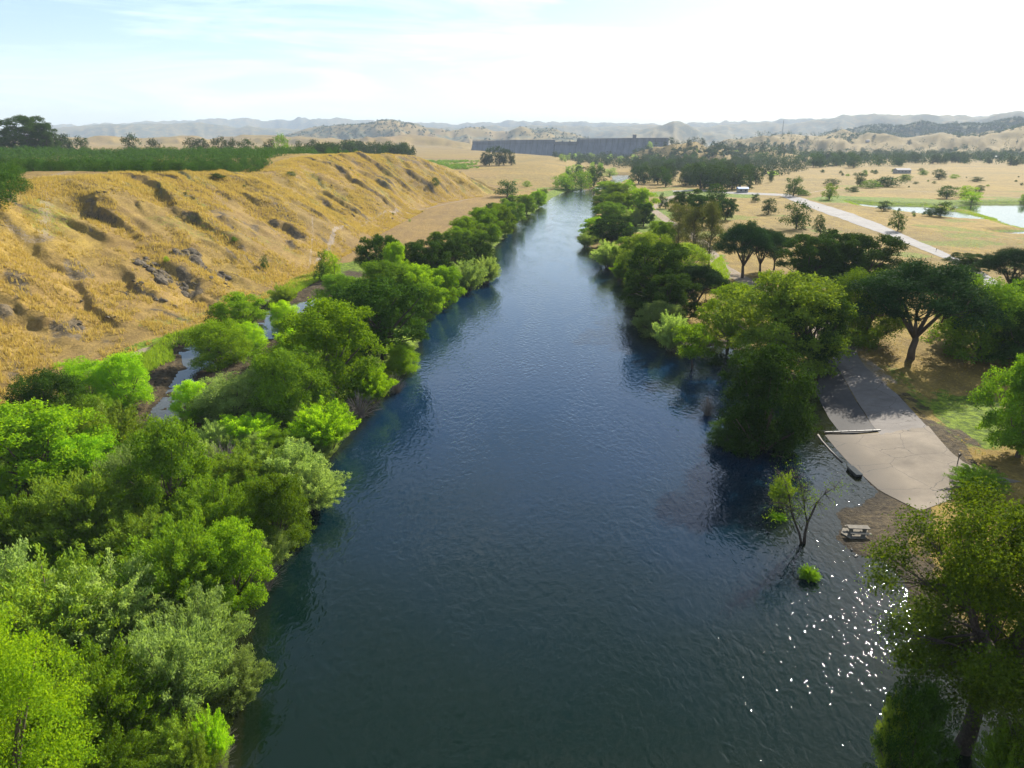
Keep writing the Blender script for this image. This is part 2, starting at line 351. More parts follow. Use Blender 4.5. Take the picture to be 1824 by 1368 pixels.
gx, gy = VG[:, 0], VG[:, 1]
gr = np.hypot(gx, gy)
def pm(pts, soft=2.0, z=1.0, amp=1.0, sc=4.0):
    """soft map mask of an outline"""
    P = poly(pts, z); s = sdist(gx, gy, P, 60); s = s + amp * fbm(gx / sc, gy / sc, 3, 5)
    return ss(0.5 - s / soft)
def lm(pts, wdt, soft=1.0, z=1.0, world=False, amp=0.0):
    P = np.array(pts, float) if world else np.array([at(a, b, z) for a, b in pts])
    s = np.full(gx.shape, 999.)
    m = (gx > P[:, 0].min() - 40) & (gx < P[:, 0].max() + 40) & (gy > P[:, 1].min() - 40) & (gy < P[:, 1].max() + 40)
    s[m] = segdist(gx[m], gy[m], P, False)
    if amp: s = s + amp * fbm(gx / 3, gy / 3, 3, 15)
    return ss(0.5 - (s - wdt) / soft)
foot_v = np.interp(gy, foot_y, foot_x)
uphill = -gx - foot_v
# distances to waters
dwr = sdist(gx, gy, river_p, 60); dwb = sdist(gx, gy, back_p, 60); dp1 = sdist(gx, gy, pond1, 60); dp2 = sdist(gx, gy, pond2, 60); dp3 = sdist(gx, gy, pond3, 60)
left = gx < np.interp(gy, [30, 100, 300, 500, 600], [-8, -10, 0, 30, 60])
green = np.zeros_like(gx); mud = np.zeros_like(gx); dirt = np.zeros_like(gx); rock = np.zeros_like(gx); red = np.zeros_like(gx)
green = np.maximum(green, ss(1.2 - dwr / 14) * left * (gr < 1200) * 0.8)                          # thicket floor
green = np.maximum(green, ss((16 - uphill * 0 - dwb) / 10) * (dwb < 20) * (uphill < 3) * 0.8)
green = np.maximum(green, pm([(240, 640), (300, 600), (380, 575), (470, 545), (520, 500), (600, 470), (680, 455), (700, 470), (640, 500), (560, 510), (470, 560), (380, 600), (300, 640), (262, 665)], 4, 1.2, 2.5) * 0.9)
green = np.maximum(green, pm([(1640, 690), (1700, 700), (1800, 700), (1815, 790), (1760, 808), (1700, 780), (1648, 740)], 4, 1, 2.0) * 0.85)
green = np.maximum(green, pm([(1560, 640), (1590, 690), (1650, 740), (1690, 720), (1620, 660)], 3, 1, 2.0) * 0.45)
green = np.maximum(green, pm([(1265, 470), (1285, 455), (1300, 490), (1285, 525), (1262, 510)], 3, 1, 1.5))
green = np.maximum(green, pm([(1120, 380), (1160, 372), (1210, 380), (1200, 400), (1150, 415), (1110, 415)], 6, 1, 4, 8) * 0.85)
green = np.maximum(green, pm([(1150, 345), (1230, 338), (1320, 347), (1380, 345), (1330, 354), (1230, 352), (1160, 352)], 8, 1, 6, 12) * 0.7)
green = np.maximum(green, ss(1 - np.minimum(dp1, dp2) / 8) * (gx > 100) * 0.62)
green = np.maximum(green, pm([(1440, 355), (1480, 350), (1700, 358), (1830, 355), (1830, 362), (1700, 367), (1560, 364), (1470, 362)], 6, 1, 4, 10) * 0.8)
green = np.maximum(green, ss(1 - dp3 / 7) * (gx > 100) * 0.8)
green = np.maximum(green, ss((fbm(gx / 26, gy / 26, 4, 33) - 0.22) * 4) * (gx > 0) * (dwr > 3) * (gr < 700) * 0.5)
mud = np.maximum(mud, ss(1.15 - dwb / np.where(gx < -40, 6, 3.0)) * 1.0)
mud = np.maximum(mud, pm([(255, 655), (268, 700), (250, 745), (268, 760), (330, 690), (345, 640), (300, 610), (270, 625)], 2, .6, 1.0))
mud = np.maximum(mud, pm([(400, 590), (470, 558), (530, 545), (580, 528), (650, 490), (630, 482), (560, 505), (500, 530), (440, 560)], 2.5, .6, 1.0))
mud = np.maximum(mud, pm([(345, 660), (440, 640), (440, 665), (350, 700)], 2, .6, 1.0))
mud = np.maximum(mud, ss(1.3 - dwr / 3.5) * (gx > 5) * (gr < 160))
mud = np.maximum(mud, pm([(1440, 655), (1490, 648), (1570, 770), (1470, 770), (1420, 700)], 2, .6, 1.0))  # mud left of the ramp road, its dark tone also standing for tree shade
mud = np.maximum(mud, pm([(1600, 700), (1650, 735), (1740, 800), (1770, 850), (1700, 850), (1640, 800)], 2.5, .8, 1.5) * 0.7)
mud = np.maximum(mud, pm([(1490, 915), (1480, 965), (1560, 990), (1640, 1000), (1640, 900), (1580, 890)], 2, .6, 1.2))
dirt = np.maximum(dirt, lm([(-60, 760), (40, 690), (120, 655), (200, 625), (300, 596), (400, 568), (450, 545), (520, 500), (548, 478)], 1.1, 1.6, 2.5, amp=0.5) * 0.9)
dirt = np.maximum(dirt, lm([(560, 470), (600, 430), (660, 400), (740, 375), (840, 353)], 0.8, 1.6, 1.5, amp=0.5) * 0.8)
dirt = np.maximum(dirt, lm([(548, 478), (562, 420), (600, 408)], 0.4, 1.0, 2.5) * .6)
dirt = np.maximum(dirt, lm([at(0, 350, 24.5), at(60, 350, 24.5), at(100, 318, 25), at(170, 304, 25)], 1.8, 3, world=True, amp=1.5) * 0.45)
dirt = np.maximum(dirt, lm([(1480, 610), (1440, 560), (1380, 520), (1330, 500), (1280, 470), (1250, 430), (1200, 400), (1160, 372), (1200, 350), (1240, 345)], 2.3, 1.5, 1.2, amp=.4))
dirt = np.maximum(dirt, lm([(1400, 350), (1470, 338), (1560, 335), (1824, 352)], 1.2, 2.5, 2, amp=.8) * .7)
dirt = np.maximum(dirt, pm([(1500, 600), (1500, 650), (1560, 690), (1600, 690), (1540, 640), (1530, 600)], 3, 1, 1.5) * .8)
for pts, wd in () if True else (([(230, 450), (300, 480), (360, 470), (420, 500), (330, 500), (260, 480)], 3), ([(520, 300), (530, 340), (580, 350), (640, 385), (600, 380), (530, 350)], 3), ([(680, 310), (760, 330), (830, 345), (800, 330), (740, 315)], 3)):
    rock = np.maximum(rock, pm(pts, 8, 10, 6.0, 9) * 0.42)
rock = np.maximum(rock, ss((fbm((gx * .75 + gy * .66) / 6, (-gx * .66 + gy * .75) / 16, 5, 55) - 0.26) * 4) * ss(uphill / 10) * ss((70 - uphill) / 20) * (gr < 700) * 0.6)
green = np.maximum(green, ss((fbm(gx / 18, gy / 18, 4, 66) - 0.25) * 4) * ss(uphill / 8) * ss((60 - uphill) / 20) * (gr < 600) * 0.35)
g3 = vnoise((gx * .75 + gy * .66) / 9.5 + .9 * fbm(gx / 20, gy / 20, 2, 46), (-gx * .66 + gy * .75) / 34, 47)
green = np.maximum(green, ss((.34 - g3) * 6) * ss(uphill / 8) * ss((80 - uphill) / 20) * (gr < 600) * .40)
red = ss(0.5 + fbm(gx / 40, gy / 40, 4, 44) * 1.4) * 0.6
flank = ledges(gx, gy)[1] * ss(uphill / 8) * ss((72 - uphill) / 14) * (gr < 650)
rock = np.maximum(rock, ss((flank - .25) * 2.6) * ss((fbm(gx / 4.5, gy / 4.5, 4, 431) + .18) * 3.5) * .85)
red = red * (gx < 0) + red * (gx >= 0) * .0
red = np.maximum(red, ss((24 - np.abs(uphill + 14)) / 12) * (gy > 160) * (gx < 0) * 0.9)
trees_far = ss((fbm(gx / 260, gy / 260, 4, 12) + 0.12) * 5) * ss((gr - 3300) / 500)
ridge6 = ss((gr - 3700) / 300) * ss((4600 - gr) / 300) * (gx > 900)
trees_far = np.maximum(trees_far, ridge6 * 0.9)
trees_far = np.maximum(trees_far, ss((gr - 5000) / 800) * 0.75)
orch = pm([(-400, 300), (0, 330)], 1)*0
patch = fbm(gx / 60, gy / 60, 4, 88) * 0.5 + 0.5

gme = mesh_np('ground', VG, [quads, tri], bpy.data.materials.new('tmp'), smooth=True)
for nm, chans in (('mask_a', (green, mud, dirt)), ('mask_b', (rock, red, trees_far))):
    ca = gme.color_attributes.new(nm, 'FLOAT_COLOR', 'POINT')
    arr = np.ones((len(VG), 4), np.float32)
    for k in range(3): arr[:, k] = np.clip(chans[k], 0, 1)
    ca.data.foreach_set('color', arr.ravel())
def ground_mat():
    m, t, o = mat('earth_and_dry_grass'); L = t.links.new
    geo = N(t, 'ShaderNodeNewGeometry'); P = geo.outputs['Position']
    A = N(t, 'ShaderNodeVertexColor', layer_name='mask_a'); B = N(t, 'ShaderNodeVertexColor', layer_name='mask_b')
    sa = N(t, 'ShaderNodeSeparateColor'); sb = N(t, 'ShaderNodeSeparateColor'); L(A.outputs[0], sa.inputs[0]); L(B.outputs[0], sb.inputs[0])
    def noise(scale, detail=6, rough=.6, vec=None, dist=0.0):
        n = N(t, 'ShaderNodeTexNoise', i_Scale=scale, i_Detail=float(detail), i_Roughness=rough, i_Distortion=dist); L(vec or P, n.inputs['Vector']); return n.outputs['Fac']
    def ramp(fac, c1, c2, p1=.35, p2=.65):
        r = N(t, 'ShaderNodeValToRGB'); e = r.color_ramp.elements; e[0].position = p1; e[1].position = p2; e[0].color = (*c1, 1); e[1].color = (*c2, 1); L(fac, r.inputs[0]); return r.outputs[0]
    def mixc(f, a, b, bt='MIX'):
        x = N(t, 'ShaderNodeMixRGB', blend_type=bt)
        for s, v in ((0, f), (1, a), (2, b)):
            if isinstance(v, (int, float)): x.inputs[s].default_value = v
            elif isinstance(v, tuple): x.inputs[s].default_value = (*v, 1)
            else: L(v, x.inputs[s])
        return x.outputs[0]
    mp = N(t, 'ShaderNodeMapping'); mp.inputs['Rotation'].default_value = (0, 0, R(41)); mp.inputs['Scale'].default_value = (1, .35, 1); L(P, mp.inputs[0])
    big = noise(.045, 6, .6); med = noise(.35, 6, .65, mp.outputs[0]); fin = noise(2.2, 5, .7)
    grass = mixc(big, (0.255, 0.170, 0.038), (0.375, 0.268, 0.062))
    wide = noise(.011, 7, .68, None, .4); grass = mixc(ramp(wide, (0, 0, 0), (1, 1, 1), .42, .60), grass, mixc(.5, grass, (0.15, 0.125, 0.045)))
    grass = mixc(ramp(med, (0, 0, 0), (1, 1, 1), .38, .66), mixc(.55, grass, (0.115, 0.075, 0.030)), grass)
    grass = mixc(sb.outputs[1], grass, mixc(.4, grass, (0.20, 0.115, 0.065)))
    fr = ramp(fin, (.62, .62, .62), (1.25, 1.25, 1.25), .3, .7); grass = mixc(1.0, grass, fr, 'MULTIPLY')
    gg = mixc(ramp(noise(.9, 5), (0, 0, 0), (1, 1, 1), .4, .6), (0.06, 0.095, 0.010), (0.17, 0.235, 0.018))
    gg = mixc(1.0, gg, fr, 'MULTIPLY')
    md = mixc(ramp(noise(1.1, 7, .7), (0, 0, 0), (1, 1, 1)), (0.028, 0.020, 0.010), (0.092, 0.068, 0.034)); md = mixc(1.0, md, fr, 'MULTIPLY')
    dt = mixc(noise(.8, 6), (0.21, 0.165, 0.115), (0.30, 0.245, 0.18))
    rk = mixc(ramp(noise(.9, 7, .75), (0, 0, 0), (1, 1, 1)), (0.065, 0.052, 0.032), (0.19, 0.145, 0.085)); rk = mixc(1.0, rk, fr, 'MULTIPLY')
    def edge(ch, sc=1.3):
        n = N(t, 'ShaderNodeMath', operation='MULTIPLY_ADD'); L(noise(sc, 5, .7), n.inputs[0]); n.inputs[1].default_value = 1.1; n.inputs[2].default_value = -.55
        a = N(t, 'ShaderNodeMath', operation='ADD'); L(ch, a.inputs[0]); L(n.outputs[0], a.inputs[1])
        r = N(t, 'ShaderNodeMapRange', interpolation_type='SMOOTHSTEP'); r.inputs['From Min'].default_value = .3; r.inputs['From Max'].default_value = .62; L(a.outputs[0], r.inputs[0])
        z = N(t, 'ShaderNodeMath', operation='GREATER_THAN'); z.inputs[1].default_value = .02; L(ch, z.inputs[0])
        q = N(t, 'ShaderNodeMath', operation='MULTIPLY'); L(r.outputs[0], q.inputs[0]); L(z.outputs[0], q.inputs[1]); return q.outputs[0]
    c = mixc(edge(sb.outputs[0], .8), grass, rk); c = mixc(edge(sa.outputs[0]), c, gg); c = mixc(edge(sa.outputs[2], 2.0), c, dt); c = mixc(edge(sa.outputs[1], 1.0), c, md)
    ft = ramp(noise(.02, 7, .75), (0, 0, 0), (1, 1, 1), .42, .52)
    sp = N(t, 'ShaderNodeMath', operation='MULTIPLY'); L(ft, sp.inputs[0]); L(sb.outputs[2], sp.inputs[1])
    c = mixc(sp.outputs[0], c, (0.05, 0.065, 0.035))
    sz = N(t, 'ShaderNodeSeparateXYZ'); L(P, sz.inputs[0]); wt = N(t, 'ShaderNodeMapRange'); wt.inputs['From Min'].default_value = .0; wt.inputs['From Max'].default_value = .09; wt.inputs['To Min'].default_value = .45; L(sz.outputs[2], wt.inputs[0])
    wc = N(t, 'ShaderNodeCombineXYZ'); [L(wt.outputs[0], wc.inputs[q]) for q in range(3)]; c = mixc(1.0, c, wc.outputs[0], 'MULTIPLY')   # soaked ground by the water
    p = N(t, 'ShaderNodeBsdfPrincipled'); p.inputs['Roughness'].default_value = .95; p.inputs['Specular IOR Level'].default_value = .1; L(c, p.inputs['Base Color'])
    rg = N(t, 'ShaderNodeMapRange'); rg.inputs['To Min'].default_value = .95; rg.inputs['To Max'].default_value = .85; L(sa.outputs[1], rg.inputs[0]); L(rg.outputs[0], p.inputs['Roughness'])
    hb = N(t, 'ShaderNodeMath', operation='ADD'); L(fin, hb.inputs[0]); L(med, hb.inputs[1])
    b = N(t, 'ShaderNodeBump', i_Strength=.9, i_Distance=.28); L(hb.outputs[0], b.inputs['Height'])
    L(b.outputs[0], p.inputs['Normal']); L(p.outputs[0], o.inputs[0]); return m
gme.materials.clear(); gme.materials.append(ground_mat())
ground = tag(link('ground', gme), kind='structure')

# ------------------------------------------------------------------ water
def water_mat(name, deep, shallow, bscale=1.0, bdist=0.035, rough=0.05, near_body=None):
    m, t, o = mat(name); L = t.links.new
    geo = N(t, 'ShaderNodeNewGeometry')
    at_ = N(t, 'ShaderNodeVertexColor', layer_name='depth')
    sc = N(t, 'ShaderNodeSeparateColor'); L(at_.outputs[0], sc.inputs[0])
    md = N(t, 'ShaderNodeMixRGB'); md.inputs[1].default_value = (*(near_body or deep), 1); md.inputs[2].default_value = (*deep, 1); L(sc.outputs[1], md.inputs[0])   # greener near, bluer far: sky reflection painted into the body colour
    mc = N(t, 'ShaderNodeMixRGB'); mc.inputs[1].default_value = (*shallow, 1); L(md.outputs[0], mc.inputs[2]); L(sc.outputs[0], mc.inputs[0])
    p = N(t, 'ShaderNodeBsdfPrincipled'); p.inputs['Roughness'].default_value = rough; p.inputs['IOR'].default_value = 1.333; L(mc.outputs[0], p.inputs['Base Color'])
    mp = N(t, 'ShaderNodeMapping'); mp.inputs['Scale'].default_value = (1, .55, 1); mp.inputs['Rotation'].default_value = (0, 0, R(-14)); L(geo.outputs['Position'], mp.inputs[0])
    n1 = N(t, 'ShaderNodeTexNoise', i_Scale=1.15 * bscale, i_Detail=2.0, i_Roughness=.5, i_Distortion=.6); L(mp.outputs[0], n1.inputs['Vector'])
    mq = N(t, 'ShaderNodeMapping'); mq.inputs['Scale'].default_value = (1, .28, 1); L(geo.outputs['Position'], mq.inputs[0]); n2 = N(t, 'ShaderNodeTexNoise', i_Scale=.13, i_Detail=5.0, i_Roughness=.65, i_Distortion=1.6); L(mq.outputs[0], n2.inputs['Vector'])
    mr = N(t, 'ShaderNodeMapRange'); mr.inputs['From Min'].default_value = .35; mr.inputs['From Max'].default_value = .65; mr.inputs['To Min'].default_value = .3; mr.inputs['To Max'].default_value = 1.2; L(n2.outputs['Fac'], mr.inputs[0])
    ds = N(t, 'ShaderNodeMath', operation='MULTIPLY'); ds.inputs[1].default_value = bdist; L(mr.outputs[0], ds.inputs[0])
    b = N(t, 'ShaderNodeBump', i_Strength=1.0); L(ds.outputs[0], b.inputs['Distance']); L(n1.outputs['Fac'], b.inputs['Height'])
    L(b.outputs[0], p.inputs['Normal']); L(p.outputs[0], o.inputs[0]); return m
wm = water_mat('river_water', (0.0035, 0.0185, 0.0440), (0.012, 0.014, 0.005), 1.5, 0.090, .0, (0.0016, 0.0085, 0.0035))
wms = water_mat('still_water', (0.03, 0.038, 0.036), (0.05, 0.045, 0.025), 1.5, 0.012, 0.03)
sub_r = np.concatenate([[20.0], np.geomspace(28, 1400, 420)]); sub_t = np.linspace(R(-50), R(50), 420)
RW, TW = np.meshgrid(sub_r, sub_t, indexing='ij'); WX, WY = RW * np.sin(TW), RW * np.cos(TW)
def water(name, P, zlev, m, label_kind='structure'):
    s = sdist(WX.ravel(), WY.ravel(), P, 60).reshape(WX.shape)
    tol = np.maximum(4.0, RW * 0.02)
    ok = (s < tol); q = ok[:-1, :-1] | ok[1:, :-1] | ok[1:, 1:] | ok[:-1, 1:]
    n0, n1 = WX.shape; ii, jj = np.nonzero(q)
    f = np.stack([ii * n1 + jj, ii * n1 + jj + 1, (ii + 1) * n1 + jj + 1, (ii + 1) * n1 + jj], -1)
    f = f[:, ::-1]
    used, inv = np.unique(f, return_inverse=True); f = inv.reshape(f.shape)
    V = np.stack([WX.ravel()[used], WY.ravel()[used], np.full(len(used), zlev)], -1)
    dep = ss(-s.ravel()[used] / np.where(V[:, 0] > 0, 11.0, 3.0) + np.where(V[:, 0] > 0, 0, .35))
    me = mesh_np(name, V, f, m, smooth=True)
    ca = me.color_attributes.new('depth', 'FLOAT_COLOR', 'POINT'); a = np.ones((len(V), 4), np.float32); a[:, :3] = dep[:, None]; a[:, 1] = ss((V[:, 1] + 12 * fbm(V[:, 0] / 14, V[:, 1] / 14, 3, 8) + .25 * V[:, 0] - 38) / 62); ca.data.foreach_set('color', a.ravel())  # second channel: share of painted sky blue, growing with distance
    return tag(link(name, me), kind='structure')
water('river', river_p, 0.0, wm)
water('backwater', back_p, 0.004, wms)
water('pond', pond1, 0.0, wms); water('pond', pond2, 0.012, wms); water('pond', pond3, 0.006, wms)
water('pool', pool, 0.0, wms)

# ------------------------------------------------------------------ foliage builders (crown of many leaves on lobes; limbs as tapered tubes)
def unit(v): return v / (np.linalg.norm(v, axis=-1, keepdims=True) + 1e-9)
def leaves(c, nrm, size, aspect=0.6, droop=None):
    n = len(c); t = unit(np.cross(nrm, rng.normal(size=(n, 3))))
    if droop is not None: t = unit(t * (1 - droop[0]) + np.array(droop[1]) * droop[0] + rng.normal(size=(n, 3)) * .18); nrm = unit(np.cross(t, rng.normal(size=(n, 3))))
    b = np.cross(nrm, t); s = (size * rng.uniform(.65, 1.35, n))[:, None]
    V = np.stack([c - t * s * .5, c + b * s * aspect * .5 - t * s * .05 + nrm * s * .08, c + t * s * .5, c - b * s * aspect * .5 - t * s * .05 + nrm * s * .08], 1).reshape(-1, 3)
    return V
def lobes_round(n, flat=1.0, z0=.3, z1=.95, rr=(.13, .22), power=1.0, fill=0.25):
    out = []
    for k in range(n):
        a = 2.39996 * k + rng.uniform(-.4, .4); h = (k + .5) / n
        zc = z0 + (z1 - z0 - .12) * h ** power
        prof = math.sqrt(max(0.02, 1 - (max(0, (zc - (z0 + (z1 - z0) * .35)) / ((z1 - z0) * .68))) ** 2))
        if zc < z0 + (z1 - z0) * .25: prof *= .75 + .25 * (zc - z0) / ((z1 - z0) * .25)
        r = .5 * prof * rng.uniform(.60, 1.10) if rng.random() > fill else .5 * prof * rng.uniform(.1, .6)
        q = rng.uniform(*rr); r = max(0, r - q * .5); zc += rng.uniform(-.045, .045)
        out.append((np.array([r * math.cos(a), r * math.sin(a), zc]), np.array([q, q, q * flat])))
    return out
def crown(lobes, n, lsize, aspect=.6, clump=9, spread=.22, upbias=.35, droop=None, low=-.3):
    """n leaves in clumps over the lobes"""
    wts = np.array([l[1][0] ** 2 for l in lobes]); wts /= wts.sum(); nc = max(1, n // clump)
    li = rng.choice(len(lobes), nc, p=wts); C = np.array([l[0] for l in lobes])[li]; Q = np.array([l[1] for l in lobes])[li]
    d = unit(rng.normal(size=(nc, 3)) + np.array([0, 0, upbias])); d[:, 2] = np.maximum(d[:, 2], low + rng.uniform(-.2, .2, nc)); d = unit(d)
    rad = np.where(rng.random(nc) < .28, rng.uniform(.25, .8, nc), rng.uniform(.82, 1.06, nc))[:, None]
    cc = C + d * Q * rad
    cc = np.repeat(cc, clump, 0); dd = np.repeat(d, clump, 0); qq = np.repeat(Q, clump, 0)
    p = cc + rng.normal(size=cc.shape) * qq * spread
    nrm = unit(dd * .7 + rng.normal(size=cc.shape) * .75)
    return leaves(p, nrm, np.full(len(p), lsize), aspect, droop)
def spray(n_st, n_leaf, lsize, aspect=.3, lean=.5, base=.12, h=(.55, 1.0), arch=.25):
    """many arching stems from the ground, narrow leaves along them; returns leaf verts and stem polylines"""
    Vs, st = [], []
    for k in range(n_st):
        a = rng.uniform(0, 2 * math.pi); rad = math.sqrt(rng.uniform(0, 1)); b = np.array([math.cos(a), math.sin(a), 0]) * rad * base
        top = np.array([math.cos(a) * rad * lean, math.sin(a) * rad * lean, rng.uniform(*h) * (1.0 - .45 * rad * rad)])
        t = np.linspace(0, 1, 7)[:, None]; mid = np.array([top[0] * .45, top[1] * .45, top[2] * .75])
        P = (1 - t) ** 2 * b + 2 * t * (1 - t) * mid + t * t * (top + np.array([math.cos(a), math.sin(a), -.6]) * arch * .2 * rad)
        st.append(P)
        tt = rng.uniform(.22, 1, n_leaf) ** .8; ii = np.clip((tt * 6).astype(int), 0, 5); fr = (tt * 6 - ii)[:, None]
        pp = P[ii] * (1 - fr) + P[ii + 1] * fr; dr = unit(P[ii + 1] - P[ii])
        wob = .034 * (1.2 - tt)[:, None] + .008
        pp = pp + rng.normal(size=pp.shape) * wob
        Vs.append(leaves(pp, dr, np.full(n_leaf, lsize), aspect, (.6, unit(top + np.array([0, 0, .2])))))
    return np.vstack(Vs), st
def leafmesh(name, V, m):
    return mesh_np(name, V, np.arange(len(V)).reshape(-1, 4), m)
def limbs(lobes, trunk_h=.25, r0=.03, lean=(0, 0), forks=1, wob=.02, every=1, m=None, name='trunk', k=6, twigs=0):
    mb = MB(); top = np.array([lean[0], lean[1], trunk_h])
    base = [np.array([0, 0, -.04]), np.array([lean[0] * .25, lean[1] * .25, trunk_h * .3]), np.array([lean[0] * .6, lean[1] * .6, trunk_h * .7]), top]
    mb.tube(base, [r0 * 1.5, r0 * 1.05, r0 * .92, r0 * .85], 8)
    for c, q in lobes[::every]:
        c = np.array(c); st = top * rng.uniform(.75, 1.0)
        m1 = st + (c - st) * .35 + np.array([0, 0, -.02]) + rng.normal(size=3) * wob; m2 = st + (c - st) * .7 + rng.normal(size=3) * wob * 1.3
        mb.tube([st, m1, m2, c], [r0 * .5, r0 * .36, r0 * .22, r0 * .08], k)
        for _ in range(twigs):
            e = c + unit(rng.normal(size=3)) * q * rng.uniform(.5, .95); mb.tube([m2, (m2 + e) / 2 + rng.normal(size=3) * .01, e], [r0 * .14, r0 * .09, r0 * .03], 4)
    return mb.mesh(name, m or M['bark'], True)

PROTO = {}
def proto(key, foliage, trunk, fname='crown', tname='trunk'): PROTO.setdefault(key, []).append((foliage, trunk, fname, tname))
def build_protos():
    for s in range(3):
        lb = lobes_round(76, .75, .10, 1.0, (.07, .13), fill=.3)
        V = crown(lb, 44000, .0195, .66, 12, .17, .4)
        for key, mt in (('cotton', 'cotton'), ('lime', 'lime'), ('mid', 'mid'), ('oliveT', 'olive')):
            proto(key, leafmesh('crown', V, M[mt]), None)
        tr = limbs(lb, .22, .024, (rng.uniform(-.05, .05), 0), every=3)
        for key in ('cotton', 'lime', 'mid', 'oliveT'):
            f = PROTO[key].pop(); PROTO[key].append((f[0], tr, 'crown', 'trunk'))
    for s in range(3):   # broad dark oak, lobed with gaps
        lb = lobes_round(62, .7, .12, 1.0, (.065, .12), fill=.25)
        proto('oak', leafmesh('crown', crown(lb, 40000, .0195, .66, 12, .17, .4), M['dark']), limbs(lb, .26, .028, (rng.uniform(-.06, .06), .02), every=2, m=M['darkbark']))
    for s in range(2):   # willow thicket, feathery
        V, st = spray(120, 230, .032, .30, .5)
        mb = MB(); [mb.tube(P[:6], [.006, .005, .0045, .004, .003, .002], 4, False) for P in st[::3]]
        sm = mb.mesh('stems', M['bark'])
        for key, mt in (('willow', 'willow'), ('oliveS', 'olive'), ('midS', 'mid'), ('limeS', 'lime')): proto(key, leafmesh('foliage', V, M[mt]), sm, 'foliage', 'stems')
    for s in range(2):   # rounded shrub dense to the ground
        lb = lobes_round(90, .85, .02, .98, (.08, .145), fill=.2)
        V = crown(lb, 46000, .0195, .6, 12, .17, .4)
        mb = MB(); [mb.tube([np.array([0, 0, -.03]), l[0] * .5, l[0]], [.014, .009, .004], 5) for l in lb[::4]]
        sm = mb.mesh('stems', M['bark'])
        for key, mt in (('roundlime', 'lime'), ('roundcotton', 'cotton'), ('rounddark', 'dark'), ('roundmid', 'mid'), ('roundwillow', 'willow')): proto(key, leafmesh('foliage', V, M[mt]), sm, 'foliage', 'stems')
    lb = lobes_round(150, .85, .02, .98, (.05, .11), fill=.2)
    V = crown(lb, 110000, .0115, .6, 12, .17, .4); mb = MB(); [mb.tube([np.array([0, 0, -.03]), l[0] * .5, l[0]], [.014, .009, .003], 5) for l in lb[::5]]
    proto('biglime', leafmesh('foliage', V, M['lime']), mb.mesh('stems', M['bark']), 'foliage', 'stems')
    V, st = spray(150, 12, .03, .15, .5, .12, (.4, .9), .3)
    mb = MB(); [mb.tube(P, [.007, .006, .005, .004, .003, .0025, .002], 4, False) for P in st]
    proto('dead', leafmesh('dry_leaves', V, M['twig']), mb.mesh('branches', simple('grey_branch', (.13, .11, .095), .9, (.26, .23, .2), 8), False), 'dry_leaves', 'branches')
    for s in range(2):   # stone pine: bare forking trunk and umbrella of flat needle pads
        lb = []
        for k in range(58):
            a = k * 2.39996; r = .46 * math.sqrt((k + .5) / 58) * rng.uniform(.85, 1.08); zc = .94 - .40 * (r / .46) ** 2 * rng.uniform(.5, 1.15) - rng.uniform(0, .14)
            lb.append((np.array([r * math.cos(a), r * math.sin(a), zc]), np.array([rng.uniform(.07, .12)] * 2 + [.07])))
        for k in range(7):
            a = rng.uniform(0, 6.28); r = rng.uniform(.2, .4); lb.append((np.array([r * math.cos(a), r * math.sin(a), rng.uniform(.42, .6)]), np.array([.07, .07, .045])))
        V = crown(lb, 52000, .022, .28, 14, .24, .3)
        mb = MB(); mb.tube([(0, 0, -.04), (.01, 0, .1), (.0, .01, .2), (.0, .0, .26)], [.034, .027, .024, .024], 9)
        limbs3 = [np.array([.5 * math.cos(a) * .45, .5 * math.sin(a) * .45, .55]) for a in (0.2, 1.5, 2.9, 4.2, 5.3)]
        for e in limbs3: mb.tube([(0, 0, .22), e * .35 + np.array([0, 0, .17]), e * .7 + np.array([0, 0, .12]), e], [.019, .015, .012, .009], 6)
        for c, q in lb[::2]:
            e = min(limbs3, key=lambda e: np.linalg.norm(e - c)); st = e * rng.uniform(.75, 1.0) + np.array([0, 0, .03]) * 0
            mb.tube([st, (st + c) / 2 + rng.normal(size=3) * .015 - np.array([0, 0, .02]), c], [.007, .005, .002], 5)
        proto('pine', leafmesh('crown', V, M['pine']), mb.mesh('trunk', M['bark'], True))
    for s in range(2):   # tall narrow open tree
        lb = [(np.array([rng.uniform(-1, 1) * .33 * (1 - .4 * h), rng.uniform(-1, 1) * .33 * (1 - .4 * h), .18 + .76 * h]), np.array([.14, .14, .07]) * rng.uniform(.8, 1.3)) for h in np.linspace(0, 1, 30)]
        V = crown(lb, 11000, .030, .3, 9, .34, .1, (.55, (0, 0, -1)))
        mb = MB(); mb.tube([(0, 0, -.03), (.01, 0, .3), (-.01, .01, .6), (0, 0, .95)], [.028, .022, .014, .004], 7)
        for c, q in lb: mb.tube([(0, 0, max(.08, c[2] - .12)), c * .5 + np.array([0, 0, c[2] * .5 - .03]), c], [.009, .006, .003], 5)
        proto('euca', leafmesh('crown', V, M['euca']), mb.mesh('trunk', M['bark'], True))
    # lighter copies for far trees
    for s in range(3):
        lb = lobes_round(15, .8, .10, 1.0, (.14, .22)); V = crown(lb, 2300, .052, .65, 7, .25)
        mb = MB(); mb.tube([(0, 0, -.05), (0, 0, .2), (.01, 0, .5)], [.035, .028, .01], 5)
        for l in lb[::3]: mb.tube([(0, 0, .15), l[0] * .6, l[0]], [.016, .01, .004], 4)
        tr = mb.mesh('trunk', M['darkbark'])
        for key, mt in (('f_dark', 'dark'), ('f_cotton', 'cotton'), ('f_far', 'farwood'), ('f_mid', 'mid'), ('f_lime', 'lime'), ('f_willow', 'willow')): proto(key, leafmesh('crown', V, M[mt]), tr)
